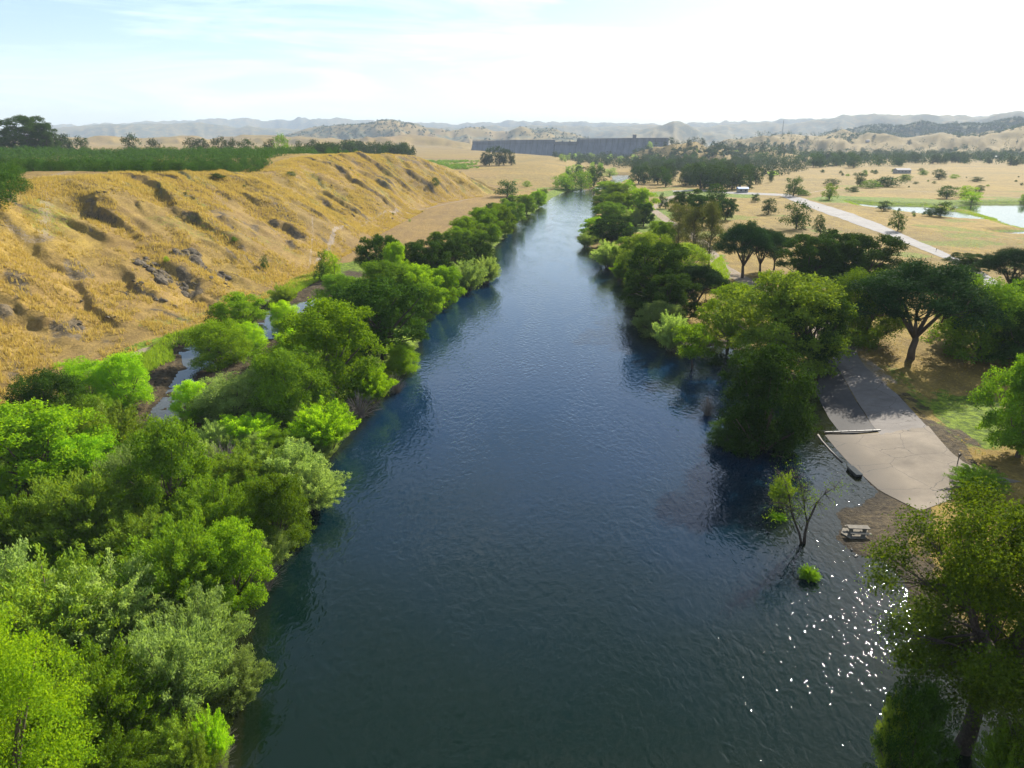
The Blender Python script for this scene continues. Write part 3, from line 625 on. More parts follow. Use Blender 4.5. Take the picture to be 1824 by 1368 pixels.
    for s in range(2):   # low rounded far shrubs
        lb = lobes_round(12, .8, .0, .95, (.18, .26)); V = crown(lb, 1500, .07, .6, 6, .28)
        for key, mt in (('s_dark', 'dark'), ('s_mid', 'mid'), ('s_lime', 'lime')): proto(key, leafmesh('foliage', V, M[mt]), None)
    for s in range(2):   # pointed conifer for the far groves
        lb = [(np.array([rng.uniform(-1, 1) * .3 * (1.03 - h), rng.uniform(-1, 1) * .3 * (1.03 - h), .08 + .88 * h]), np.array([.22 * (1.12 - h), .22 * (1.12 - h), .05])) for h in np.linspace(0, 1, 26) ** .85]
        V = crown(lb, 2600, .045, .4, 7, .3, .1); mb = MB(); mb.tube([(0, 0, -.04), (0, 0, .5), (0, 0, .97)], [.035, .02, .004], 5)
        proto('conifer', leafmesh('crown', V, M['farwood']), mb.mesh('trunk', M['darkbark']))
    for s in range(4):   # orchard tree: dense dome on a short trunk, one mesh
        lb = lobes_round(14, .85, .10, 1.0, (.17, .25)); V = crown(lb, 1900, .055, .55, 7, .25, .3)
        mb = MB(); mb.tube([(0, 0, -.05), (0, 0, .3)], [.04, .03], 5)
        tv = np.vstack(mb.v); tf = np.array([f for f in mb.f if len(f) == 4])
        nv = len(V); me = mesh_np('orange_tree', np.vstack([V, tv]), [np.arange(nv).reshape(-1, 4), tf + nv], [M['citrus'], M['darkbark']], midx=np.r_[np.zeros(nv // 4, int), np.ones(len(tf), int)])
        proto('citrus', me, None)
build_protos()
TREES = []
def plant(key, x, y, z, wd, ht, name, cat, label, group=None, parts=True, rz=None, dy=None):
    f, t, fn, tn = PROTO[key][int(rng.integers(len(PROTO[key])))]
    rz = rng.uniform(0, 6.28) if rz is None else rz
    if t is None or not parts:
        o = link(name, f, None, (x, y, z)); o.rotation_euler.z = rz; o.scale = (wd, dy or wd, ht)
        if name == 'tree' and t is not None: pass
    else:
        o = empty(name, (x, y, z), rz); o.scale = (wd, dy or wd, ht)
        link(fn, f, o); link(tn, t, o)
    tag(o, label, cat, group)
    TREES.append((x, y)); return o
NAMES = {'cotton': ('cottonwood_tree', 'tree'), 'lime': ('cottonwood_tree', 'tree'), 'mid': ('riverside_tree', 'tree'), 'oliveT': ('riverside_tree', 'tree'), 'oak': ('oak_tree', 'tree'),
         'willow': ('willow_shrub', 'shrub'), 'oliveS': ('willow_shrub', 'shrub'), 'midS': ('willow_shrub', 'shrub'), 'limeS': ('willow_shrub', 'shrub'), 'roundlime': ('round_shrub', 'shrub'), 'biglime': ('willow_tree', 'tree'),
         'roundcotton': ('round_shrub', 'shrub'), 'rounddark': ('round_shrub', 'shrub'), 'roundmid': ('round_shrub', 'shrub'), 'roundwillow': ('round_shrub', 'shrub'), 'dead': ('dry_shrub', 'shrub'), 'pine': ('pine_tree', 'tree'),
         'euca': ('eucalyptus_tree', 'tree'), 'f_dark': ('oak_tree', 'tree'), 'f_cotton': ('cottonwood_tree', 'tree'), 'f_far': ('grove_tree', 'tree'), 'f_mid': ('riverside_tree', 'tree'), 'f_lime': ('cottonwood_tree', 'tree'), 'f_willow': ('willow_tree', 'tree'),
         's_dark': ('bush', 'bush'), 's_mid': ('bush', 'bush'), 's_lime': ('bush', 'bush'), 'conifer': ('conifer_tree', 'tree')}
def spot(u, vb, vt, wpx, key, label=None, group=None, zoff=0.0):
    """a plant whose foot is at map direction (u,vb), with its height and spread in metres worked out from its apparent size"""
    x, y, z, t = hit(u, vb); f = CP - (vb - 684) / F * SP
    # height: where the sight line to the top passes over the foot
    b = (vt - 684) / F; ff = CP - b * SP; dn = SP + b * CP
    tt = y / ff; ztop = CAMH - dn * tt
    dep = t * (1.0)
    wd = wpx / F * (dep + tt) / 2 * (1.2 if vb > 880 and u < 800 else 1.12); ht = max(0.8, (ztop - z)) * 1.02
    n, c = NAMES[key]; return plant(key, x, y, z - .05 + zoff, wd, ht, n, c, label, group)


# ------------------------------------------------------------------ plants one can point to: (u, foot, top, spread, kind, label)
GL = 'trees and shrubs of the left bank thicket'; GR = 'trees along the right bank'; GF = 'trees standing in the dry field'
NEAR = [
 (10,1500,1110,300,'biglime','bright lime green tree filling the bottom left corner'),
 (190,1330,1130,200,'midS','blue green bush just right of the lime tree in the bottom left corner'),
 (320,1275,1080,170,'willow','grey green willow shrub behind the overhanging bottom left branches'),
 (425,1255,1150,110,'willow','pale willow whose long branch reaches furthest over the water at lower left'),
 (365,1200,1040,150,'willow','pale feathery willow on the lower left waterline above the reaching branch'),
 (110,1190,980,230,'oliveS','broad olive green shrub above the bottom left lime tree'),
 (20,1150,960,180,'willow','pale willow at the left picture edge over the olive shrub'),
 (215,1160,985,170,'willow','soft grey green willow mound in the middle of the lower left thicket'),
 (330,1100,905,170,'midS','pointed deep green tree crown in the lower left thicket'),
 (425,1090,930,120,'cotton','deep green tree with yellow lit edge leaning over the lower left waterline'),
 (500,985,838,105,'mid','tall narrow green tree on the point of the left bank'),
 (478,1010,930,90,'willow','pale low willow at the foot of the narrow tree on the point'),
 (390,980,838,130,'midS','rounded green tree left of the narrow tree on the point'),
 (560,905,815,110,'willow','pale willow reaching right over the river at the point'),
 (515,880,775,120,'willow','pale feathery willow above the point of the left bank'),
 (450,880,780,130,'oliveS','grey olive shrub with dry twigs behind the point'),
 (405,850,770,90,'dead','bare grey brown twiggy shrub amid the thicket behind the point'),
 (470,1050,985,70,'dead','bare brown twigs at the waterline under the narrow tree'),
 (250,1330,1290,120,'dead','dry brown brush at the bottom of the left thicket'),
 (330,1380,1270,120,'oliveS','wispy olive shrub with dry stems at the bottom edge'),
 (385,1370,1255,60,'limeS','yellow green bush hugging the waterline at the bottom edge'),
 (200,1420,1290,150,'midS','dark green bush at the bottom edge beside the lime tree'),
 (315,930,745,125,'mid','tall bright green tree in the middle of the left thicket'),
 (250,900,770,120,'willow','grey willow left of the tall bright tree mid thicket'),
 (75,880,722,210,'lime','large yellow green tree near the left edge below the dry trail'),
 (160,870,770,120,'lime','smaller yellow green tree at the right shoulder of the large one'),
 (150,985,815,170,'oliveS','dark olive tree with reddish tinge below the yellow green trees'),
 (45,1000,860,130,'midS','dark shrub at the left edge below the yellow green tree'),
 (250,1010,900,130,'oliveS','olive shrub below the tall bright tree mid thicket'),
 (120,1010,925,120,'limeS','bright spindly shrub lit from behind above the left olive shrub'),
 (0,930,830,60,'roundlime','sliver of a lime green tree cut by the left edge'),
 (208,835,705,135,'oliveS','broad olive green tree below the lime topped hedge'),
 (95,775,655,110,'rounddark','dark green tree beside the bend of the dry trail'),
 (135,800,700,130,'midS','dark green shrub below the dark tree by the trail bend'),
 (160,715,638,95,'roundlime','left half of the lime topped clump beside the mud flat'),
 (228,720,628,90,'roundlime','right half of the lime topped clump beside the mud flat'),
 (345,748,676,60,'roundlime','small round lime shrub at the foot of the backwater'),
 (436,800,728,115,'limeS','yellow green bush in front of the dark hollow'),
 (582,800,705,110,'limeS','upright yellow green willow at the waterline below the big bank trees'),
 (420,745,670,120,'roundwillow','long grey green shrub on the shaded side of the backwater'),
 (375,735,690,70,'willow','pale feathery shrub beside the small round lime shrub'),
 (490,720,640,90,'roundwillow','grey green shrub under the large bright bank tree'),
 (520,750,612,130,'roundmid','dark green tree between the backwater and the waterline'),
 (592,700,532,170,'cotton','large bright green cottonwood in the middle of the left bank'),
 (683,640,488,150,'oak','large dark green oak right of the big bright cottonwood on the left bank'),
 (716,664,610,55,'roundlime','small bright shrub on the waterline below the large left bank oak'),
 (665,720,640,80,'limeS','yellow green bush on the waterline left of the small bright one'),
 (640,745,690,70,'dead','tangle of bare brown branches at the left waterline'),
 (705,700,655,40,'dead','small tangle of bare twigs by the left waterline'),
 (394,652,570,95,'roundcotton','bright green tree standing beside the shallow backwater'),
 (445,628,572,55,'roundlime','small bright tree touching the right side of the one beside the backwater'),
 (432,600,520,85,'cotton','bright green tree above the backwater at the foot of the hill'),
 (395,585,545,40,'f_dark','small dark tree left of the bright tree at the hill foot'),
 (507,592,534,50,'roundlime','small bright tree on the far side of the backwater pool'),
 (545,640,560,90,'limeS','yellow green shrub left of the large bright cottonwood'),
 (505,545,500,45,'oliveS','thin olive bush on the mud bank at the top of the backwater'),
 (578,490,446,22,'f_mid','slim tree at the bend of the dry trail'),
 (597,500,450,30,'f_lime','slim bright tree next to the slim one at the bend of the dry trail'),
 (612,560,485,80,'mid','green tree left of the large left bank oak'),
 (573,500,470,22,'s_dark','dark little bush below the slim trees at the trail bend'),
 (417,432,421,12,'s_mid','single little green bush alone on the golden slope'),
 (471,480,456,13,'s_dark','single dark bush beside the rocks low on the golden slope'),
 (297,466,456,9,'s_lime','tiny bright bush above the biggest rock outcrop'),
 (680,515,412,75,'oak','tall dark tree standing out at the start of the mid left bank'),
 (706,530,428,45,'cotton','bright green tree touching the tall dark tree of the mid left bank'),
 (690,560,460,95,'mid','rounded mid green tree below the tall dark tree of the mid left bank'),
 (745,560,470,90,'cotton','green tree with bright top at the middle of the mid left bank'),
 (750,570,500,70,'mid','darker tree just over the waterline mid left bank'),
 (790,545,470,70,'cotton','rounded bright tree beside the waterline above the mid left bank shadow'),
 (725,500,440,60,'oak','dark tree between two bright ones of the mid left bank'),
 (760,510,425,80,'oak','dark wide tree behind the front row of the mid left bank'),
 (800,500,420,80,'oak','dark tree further along the mid left bank'),
 (850,485,412,70,'oak','dark tree overhanging the river at the mid left bank'),
 (828,520,455,75,'willow','pale willow on the waterline of the mid left bank'),
 (865,505,448,50,'willow','paler end willow sticking out into the river'),
 (600,405+90,455,1,'s_mid',None),
 (832,440,384,60,'cotton','bright tree where the left bank narrows'),
 (862,430,368,60,'cotton','brightest tree of the far left bank'),
 (888,425,362,55,'cotton','bright tree below the dark oak of the far left bank'),
 (815,450,402,50,'cotton','bright tree left of the brightest tree of the far left bank'),
 (894,408,362,50,'oak','dark tree with an open foot on the far left waterline'),
 (904,350,322,42,'f_dark','large dark oak standing at the end of the golden hill'),
 (938,333,322,15,'s_mid','single round green bush on the pale plain'),
 (775,332,316,14,'s_dark','lone bush in a fold high on the far golden slope'),
 (914,402,357,42,'mid','green tree of the far left bank right of the open footed dark tree'),
 (938,382,346,34,'cotton','bright tree of the far left bank near the upper bend'),
 (960,368,338,28,'cotton','bright tree of the far left bank just before the upper bend'),
 (385,320,308,32,'s_dark','dark round orange tree alone in front of the orchard'),
 (518,314,305,18,'s_dark','small dark bush on the slope below the orchard corner'),
 (1008,338,312,42,'f_mid','green tree at the left end of the upper bend'),
 (1012,338,325,18,'f_lime','small bright tree at the outside of the upper bend'),
 (1035,338,305,40,'f_mid','green tree in the middle of the upper bend'),
 (1058,334,296,34,'f_dark','dark tree at the right end of the upper bend'),
 (1032,318,295,20,'f_far','dark pointed tree behind the upper bend'),
 (1086,316,300,26,'f_willow','pale tree on the inner tip of the upper bend'),
 # right bank, far to near
 (1080,350,322,44,'cotton','bright tree at the top end of the right bank'),
 (1098,362,325,46,'cotton','bright tree near the top end of the right bank'),
 (1074,375,344,40,'mid','green tree leaning to the water at the top of the right bank'),
 (1100,385,340,45,'cotton','brightest tree at the top of the right bank'),
 (1085,400,358,60,'mid','wide green tree below the brightest one of the upper right bank'),
 (1140,384,334,52,'cotton','bright tree on the lawn side of the upper right bank'),
 (1128,405,365,40,'willow','pale willow in the upper right bank row'),
 (1146,404,360,34,'oak','dark tree at the lawn edge of the upper right bank'),
 (1117,345,322,34,'f_cotton','green tree at the water opposite the upper bend'),
 (1122,402,374,26,'f_lime','small bright tree with forked trunk on the green lawn edge'),
 (1060,428,386,50,'cotton','green tree on the bulge of the right bank'),
 (1090,438,382,74,'oak','dark broad tree on the bulge of the right bank'),
 (1045,440,410,34,'willow','pale shrub at the outermost tip of the right bank bulge'),
 (1032,423,417,18,'dead','bare driftwood branches sticking into the river at the right bank bulge'),
 (1088,478,422,70,'willow','grey green willow below the bulge of the right bank'),
 (1120,482,420,55,'mid','green tree below the bulge of the right bank'),
 (1104,500,455,34,'limeS','yellow green shrub low on the water below the bulge'),
 (1150,500,412,90,'oliveT','olive topped tree in the dense part of the right bank'),
 (1210,510,432,95,'oliveT','broad olive tree beside the tall eucalyptus'),
 (1170,560,428,120,'oak','large dark tree overhanging the water in the dense part of the right bank'),
 (1238,562,470,92,'pine','round dark tree beside the bright patch of grass'),
 (1190,585,480,90,'oak','dark tree at the water edge left of the round one'),
 (1140,545,500,50,'rounddark','dark shrub on the waterline in the dense part of the right bank'),
 (1172,600,535,80,'roundwillow','grey green shrub on the waterline above the inlet'),
 (1196,625,545,66,'willow','bright feathery willow at the mouth of the inlet'),
 (1165,580,560,50,'rounddark','low dark shrub at the waterline above the feathery willow'),
 (1176,372,345,10,'f_dark','small dark tree left of two on the far lawn'),
 (1169+16,372,352,16,'f_dark','small dark tree right of two on the far lawn'),
 (1222,400,338,58,'oak','dark oak by the gravel path across the far lawn'),
 (1250,405,345,50,'oak','dark oak right of the one by the gravel path'),
 (1280,372,330,44,'f_dark','dark tree at the foot of the far pine grove'),
 (1292,392,352,36,'oak','dark green tree right behind the tall eucalyptus trees'),
 (1176,420,392,44,'cotton','bright tree in the middle of the park lawn'),
 (1262,476,362,56,'euca','tallest tan green eucalyptus with a bare trunk'),
 (1232,465,372,44,'euca','tan green eucalyptus left of the tallest one'),
 (1206,450,362,50,'euca','grey olive eucalyptus at the left of the three'),
 (1150,450,410,34,'willow','pale shrub on the lawn behind the dense right bank'),
 (1180,455,395,40,'cotton','bright green tree behind the dense right bank'),
 (1322,496,394,88,'pine','dark umbrella pine with several trunks at the park path'),
 (1352,490,405,66,'pine','dark umbrella pine right of the several trunked one'),
 (1378,482,412,50,'pine','smaller pine leaning right at the end of the umbrella pines'),
 (1440,520,412,110,'oak','left half of the broad dark oak clump below the road'),
 (1530,525,412,120,'oak','right half of the broad dark oak clump below the road'),
 (1485,515,408,110,'oak','middle tree of the broad dark oak clump below the road'),
 (1530,610,478,120,'roundmid','green tree tucked left of the big umbrella pine'),
 (1700,590,480,60,'cotton','bright green top showing between the umbrella pine and the maple'),
 (1622,640,464,205,'pine','big umbrella pine with a forked trunk beside the boat ramp road'),
 (1752,640,490,165,'roundmid','dense rounded green tree right of the big umbrella pine'),
 (1721,486,450,66,'oak','dark round oak where the road leaves the trees'),
 (1795,525,442,100,'pine','dark pine at the right edge above the dense rounded tree'),
 (1835,610,478,100,'pine','darkest pine cut by the right edge'),
 (1818,660,545,110,'oak','dark tree at the right edge below the pines'),
 (1296,620,500,100,'cotton','green tree at the inlet left of the great bright topped tree'),
 (1392,660,483,205,'oliveT','great bright topped tree above the boat ramp'),
 (1440,660,520,120,'oak','shaded lower tree at the right side of the great bright topped tree'),
 (1352,800,610,152,'rounddark','huge dense dark green bush growing out of the water'),
 (1300,790,745,70,'rounddark','low dark bush in the water at the foot of the huge one'),
 (1390,795,750,60,'rounddark','low shaded foliage at the right foot of the huge water bush'),
 (1275,650,634,24,'s_dark','tiny bush in the water beside the huge dense one'),
 (1260,740,690,30,'dead','thin branches in the water left of the huge dense bush'),
 (1812,815,632,140,'mid','slender green tree at the right edge above the big foreground tree'),
 (1610,1420,1210,110,'rounddark','dark half drowned bush at the bottom right'),
 (1790,1420,1250,110,'midS','dark green bush added under the foreground tree to darken the bottom right corner'),  # added bush, stands in for the dark tree reflection on the water
 (1580,1400,1200,70,'oliveS','thin half drowned twigs at the bottom right'),
 (1740,870,830,90,'midS','low green shrub between the ramp and the big foreground tree'),
 (1650,605,560,60,'f_willow',None),
]
for u, vb, vt, wd, key, lab in NEAR:
    if lab is None: continue
    spot(u, vb, vt, wd, key, lab)
FIELD = [
 (1368,382,354,28,'small oak standing in the field left of the twin oaks'),
 (1402,342,316,4,None),(1413,350,316,34,'dark round oak at the far end of the road'),
 (1418,408,360,44,'tall two tiered oak standing in the dry field'),(1460,420,385,22,'slim small oak right of the two tiered oak'),
 (1599,412,378,28,'flat topped little tree between road and pond'),(1345,360,345,16,'small round tree at the edge of the far lawn'),
 (1574,376,358,24,'bushy tree on the near shore of the long pond'),(1675,386,360,34,'bushy tree on the spit between the ponds'),
 (1655,385,370,22,'low bush left of the tree on the spit'),(1686,354,331,34,'dark oak on the far shore of the white pond'),
 (1672,320,302,24,'lone oak on the dry plain'),(1532,332,308,20,'dark upright tree at the left end of the long thicket'),
 (1740,324,315,20,'small dark bush on the far plain'),(1745,342,330,16,'small grey tree behind the bright pair'),
]
for u, vb, vt, wd, lab in FIELD:
    if lab: spot(u, vb, vt, wd, 'f_dark', lab)
for u, vb, vt, wd, key, lab in [(1477,356,328,26,'f_cotton','bright green tree beside the road at the green ditch'),(1722,352,331,34,'f_cotton','wide bright tree at the far shore of the white pond'),
  (1731,360,342,30,'f_lime','brightest round tree at the far shore of the white pond'),(1578,333,314,50,'s_dark','wide dark green bush thicket in the dry plain'),
  (1550,335,320,30,'s_mid','green bush left of the wide thicket'),(1612,322,310,24,'s_mid','green bush right of the wide thicket'),(1645,312,303,16,'s_mid','small green bush further right behind the thicket'),
  (1430,348,338,26,'s_mid','green bush at the far end of the road'),(1376,312,304,16,'s_lime','bright bush at the edge of the far grove'),(1520,342,333,24,'s_dark','low dark bush in the dry plain before the thicket'),
  (1700,318,310,14,'s_mid','small pale bush right of the lone oak'),(1482,330,318,24,'s_dark','scrubby bush left of the thicket'),(1823,358,345,16,'s_mid','green bush cut by the right edge at the pond')]:
    spot(u, vb, vt, wd, key, lab)

# ------------------------------------------------------------------ plants nobody could tell apart: scattered over areas of the map
LOOK = {'limeS': 'bright yellow green', 'willow': 'pale grey green', 'midS': 'feathery mid green', 'oliveS': 'feathery olive', 'mid': 'rounded mid green', 'cotton': 'bright green', 'oak': 'very dark green', 'roundmid': 'dense mid green', 'roundwillow': 'dense grey green',
        'oliveT': 'olive green', 'f_mid': 'mid green', 'f_dark': 'dark green', 'f_cotton': 'bright green', 'f_willow': 'pale green', 'f_far': 'dusky green', 'conifer': 'pointed', 'dead': 'bare grey brown', 's_dark': 'dark', 's_mid': 'mid green'}
def scatter(pts, n, keys, ht, wr, label, group, z=1.0, gap=0.5, names=None, world=False, lo=None):
    P = np.array(pts, float) if world else poly(pts, z); k = 0; tries = 0
    b0, b1 = P.min(0), P.max(0)
    while k < n and tries < n * 60:
        tries += 1; x, y = rng.uniform(b0, b1)
        if not inside(np.array([x]), np.array([y]), P)[0]: continue
        h = rng.uniform(*ht); wd = h * rng.uniform(*wr)
        if any((x - a) ** 2 + (y - b) ** 2 < (gap * wd) ** 2 for a, b in TREES[-700:]): continue
        zz = h1(x, y)
        if zz < 0.05: continue
        key = keys[int(rng.integers(len(keys)))]; n_, c_ = NAMES[key]; q_ = (h - ht[0]) / (ht[1] - ht[0])
        plant(key, x, y, zz - .05, wd, h, n_, c_, LOOK.get(key, 'leafy green') + (', low one,' if q_ < .33 else (', middling one,' if q_ < .67 else ', tall one,')) + ' ' + label, group); k += 1
scatter([(-60, 1500), (-60, 760), (40, 740), (240, 760), (300, 800), (420, 810), (560, 830), (520, 920), (455, 1020), (420, 1100), (400, 1250), (380, 1420)], 85, ['willow', 'midS', 'oliveS', 'willow', 'midS', 'limeS', 'dead'], (2.2, 5.0), (.7, 1.2),
        'growth filling the gaps of the near left bank thicket', 'undergrowth of the near left thicket', gap=.42)
scatter([(300, 800), (420, 690), (480, 650), (560, 570), (600, 560), (640, 600), (700, 660), (640, 740), (560, 810), (430, 830)], 44, ['roundwillow', 'midS', 'willow', 'mid'], (1.8, 4.0), (.9, 1.3),
        'growth under the larger trees of the left bank', 'undergrowth below the left bank trees', gap=.42)
scatter([(620, 540), (700, 470), (790, 430), (890, 366), (970, 342), (980, 347), (885, 406), (862, 462), (788, 515), (745, 580), (690, 600)], 46, ['mid', 'cotton', 'oak', 'roundmid', 'willow'], (3.2, 6.5), (.8, 1.1),
        'leafy tree in the unbroken row along the mid left waterline', 'trees of the mid left bank row', gap=.48)
scatter([(1070, 345), (1130, 325), (1150, 400), (1110, 430), (1180, 440), (1230, 500), (1260, 560), (1200, 610), (1140, 520), (1110, 470), (1058, 440), (1056, 405), (1080, 380)], 34, ['mid', 'oak', 'roundmid', 'oliveT', 'willow'], (3.0, 6.5), (.8, 1.1),
        'leafy tree in the unbroken row along the right waterline', 'trees of the right bank row', gap=.48)
scatter([(985, 338), (1050, 336), (1090, 320), (1095, 305), (1060, 300), (1010, 308)], 22, ['f_mid', 'f_dark', 'f_cotton', 'f_willow'], (5, 11), (.8, 1.2),
        'tree among those round the upper river bend', 'trees round the upper river bend', gap=.4)
scatter([(1125, 330), (1190, 340), (1200, 322), (1210, 312), (1320, 318), (1345, 330), (1360, 345), (1345, 322), (1330, 300), (1240, 292), (1150, 292), (1120, 305)], 95, ['f_far', 'f_dark', 'conifer', 'f_far', 'f_dark'], (10, 17), (.8, 1.15),
        'tree in the dense grove beyond the park lawn', 'dark grove beyond the park lawn', gap=.45)
scatter([(1215, 338), (1320, 346), (1325, 325), (1290, 318), (1210, 322)], 24, ['f_dark', 'f_far'], (15, 19), (.85, 1.15),
        'tree at the front of the grove beyond the park lawn', 'tall front trees of the dark grove', gap=.4)
scatter([(1330, 340), (1380, 342), (1385, 315), (1330, 312)], 9, ['conifer', 'f_far'], (8, 13), (.4, .6), 'slim tree beside the far end of the road', 'slim trees by the far end of the road', gap=.5)
scatter([(985, 297), (1060, 299), (1130, 296), (1230, 291), (1330, 296), (1350, 285), (1200, 279), (1060, 280), (985, 286)], 120, ['f_far', 'f_willow', 'f_far', 'f_dark'], (7, 14), (.8, 1.2),
        'tree in the wooded valley floor below the dam', 'trees of the valley floor below the dam', gap=.5)
scatter([(1330, 300), (1450, 303), (1560, 301), (1690, 297), (1760, 296), (1824, 300), (2100, 296), (2100, 281), (1830, 281), (1700, 283), (1560, 284), (1430, 284), (1330, 286)], 230, ['f_far', 'f_dark', 'f_far', 'conifer'], (10, 20), (.9, 1.4),
        'tree in the wide belt of woods across the plain', 'belt of woods across the plain', gap=.42)
scatter([(1060, 281), (1330, 284), (1830, 281), (2100, 279), (2100, 270), (1800, 270), (1500, 273), (1250, 274), (1080, 274)], 150, ['f_far', 'f_dark', 'conifer'], (10, 20), (.9, 1.4),
        'tree in the far woods below the dry hills', 'far woods below the dry hills', gap=.5)
scatter([(1440, 345), (1500, 320), (1824, 318), (1824, 350), (1500, 347)], 22, ['s_dark', 's_mid', 's_dark'], (1.2, 2.4), (1.0, 2.0), 'bush dotted over the dry plain', 'scrub bushes on the dry plain', gap=1.5)
scatter([(1590, 385), (1700, 395), (1720, 392), (1760, 400), (1700, 384), (1600, 375)], 8, ['s_dark', 's_mid'], (.9, 1.8), (1.0, 1.6), 'bush at the edge of the ponds', 'bushes at the ponds', gap=1)
scatter([(1430, 316), (1640, 318), (1640, 306), (1430, 306)], 14, ['s_dark', 's_mid', 's_dark'], (2.5, 5), (1.0, 1.8), 'bush of the broken hedge on the plain', 'broken hedge on the plain', gap=.6)

def cloud_mesh(name, items, nleaf, m, lsz=.16, flat=1.0):
    """many far plants that read as one mass: leaves over small domes"""
    Vs = []
    for (x, y, z, wd, ht) in items:
        d = unit(rng.normal(size=(nleaf, 3)) + np.array([0, 0, .5])); d[:, 2] = np.abs(d[:, 2])
        p = d * np.array([wd / 2, wd / 2, ht * flat]) * rng.uniform(.75, 1.05, (nleaf, 1)) + np.array([x, y, z])
        Vs.append(leaves(p, unit(d + rng.normal(size=d.shape) * .5), np.full(nleaf, wd * lsz), .7))
    return leafmesh(name, np.vstack(Vs), m)
def mass(name, pts, n, ht, wr, m, lab, z=1.0, nl=60):
    P = poly(pts, z); b0, b1 = P.min(0), P.max(0); x = rng.uniform(b0[0], b1[0], n * 8); y = rng.uniform(b0[1], b1[1], n * 8)
    k = inside(x, y, P) & (fbm(x / 130, y / 130, 3, 301) > -.55) & (sdist(x, y, river_p, 60) > 5); x, y = x[k][:n], y[k][:n]; zz = height(x, y)
    it = [(a, b, c + .8, h * rng.uniform(*wr), h) for a, b, c, h in zip(x, y, zz, rng.uniform(*ht, len(x)))]
    tag(link(name, cloud_mesh(name, it, nl, m, .13)), lab, 'woodland', kind='stuff')
# ------------------------------------------------------------------ orchard on the plateau, rows of orange trees
def orchard():
    cand = []
    a = R(24); ca, sa = math.cos(a), math.sin(a)
    for i in range(-60, 60):
        for j in range(-10, 150):
            px, py = i * 6.0, j * 5.4
            x = -170 + px * ca - py * sa * .35; y = 150 + px * sa * .6 + py
            x += rng.normal() * .45; y += rng.normal() * .45
            if y < 100: continue
            foot = np.interp(y, foot_y, foot_x); W = np.interp(y, [0, 150, 300, 450, 520, 700], [76, 72, 62, 58, 60, 90])
            lim = -(foot + W + np.interp(y, [100, 150, 200, 235, 260, 330, 410, 560], [-6, 0, 0, -4, -6, -1, 20, 44]))
            if x > lim or y > 560: continue
            u = 912 + F * x / (y * CP + (CAMH - 25) * SP)
            if u < -160: continue
            v = 258 + F * .9 * (CAMH - 24) / y
            if u > 45 and y < 256 - (u - 100) * .02: continue
            if rng.random() < .10 or j % 8 == 3 or i % 11 == 5: continue
            cand.append((math.hypot(x, y), x, y))
    cand.sort(); return cand
oc = orchard()
for k, (d, x, y) in enumerate(oc[:295]):
    f = PROTO['citrus'][int(rng.integers(4))][0]; h = rng.uniform(3.2, 5.2)
    o = link('orange_tree', f, None, (x, y, h1(x, y) - .1)); o.rotation_euler.z = rng.uniform(0, 6.28); wd = rng.uniform(4.2, 5.8); o.scale = (wd, wd, h)
    tag(o, ('low' if h < 3.9 else ('middling' if h < 4.5 else 'tall')) + (', narrow' if wd < 5.3 else (', full' if wd < 6 else ', widest')) + ' dark green orange tree ' + ('at the front edge' if k < 60 else ('in the nearer rows' if k < 170 else 'in the further rows')) + ' of the orchard on the plateau', 'orange tree', 'orange trees in the front rows of the orchard')
rest = oc[295:]
hz = height(np.array([c[1] for c in rest]), np.array([c[2] for c in rest]))
tag(link('orchard_rows', cloud_mesh('orchard_rows', [(c[1], c[2], z, rng.uniform(4.2, 5.8), rng.uniform(3.0, 5.6)) for c, z in zip(rest, hz)], 190, M['citrus'], .105)),
    'solid dark green mass of orange trees stretching back over the plateau', 'orchard', kind='stuff')
print('orchard', len(oc))
# windbreak and skyline trees behind the orchard
SKY = [(55,262,199,82,'oak','tallest dark tree on the skyline at the far left'),(85,262,215,44,'oak','dark tree at the right shoulder of the tallest skyline tree'),(8,262,228,44,'oak','dark tree cut by the left edge on the skyline'),
 (112,262,240,14,'f_far','first small round tree right of the tallest skyline tree'),(126,262,242,16,'f_far','second small round tree right of the tallest skyline tree'),(150,262,243,20,'f_far','third small round tree right of the tallest skyline tree'),
 (236,262,238,30,'f_far','round skyline tree between the two gaps behind the orchard'),(278,262,247,14,'f_far','lone small tree behind the orchard'),(346,262,245,16,'f_far','small tree at the start of the skyline row'),
 (367,262,248,14,'f_far','low round tree second in the skyline row'),(390,262,244,26,'f_far','wide tree third in the skyline row'),(413,262,247,14,'f_far','small tree fourth in the skyline row'),(440,262,247,34,'f_far','widest low tree of the skyline row'),
 (480,262,249,20,'f_far','low tree right of the widest one of the skyline row'),(505,264,239,20,'f_mid','tallest green tree of the skyline row'),(535,264,252,14,'f_far','small dark tree past the tallest of the skyline row'),(553,264,250,14,'f_far','dark tree at the right end of the skyline row'),
 (604,276,262,9,'conifer','small pointed conifer at the corner of the orchard')]
def far_spot(u, D, vt, wpx, key, lab=None, group=None):
    x = (u - 912) / F * D; y = D * (1 / CP) * (CP * CP) ; y = D
    dep = y * CP + 0; x = (u - 912) / F * (y * CP + 10 * SP)
    z = h1(x, y); b = (vt - 684) / F; ztop = CAMH - y * (SP + b * CP) / (CP - b * SP)
    n, c = NAMES[key]; wd = max(wpx / F * y, .75 * (ztop - z) if key != 'conifer' else 0)
    return plant(key, x, y, z - .3, wd, max(2., ztop - z), n, c, lab, group)
for u, vb, vt, wd, key, lab in SKY: far_spot(u, 520 if u < 100 else (600 if u < 560 else 470), vt, wd, key, lab)
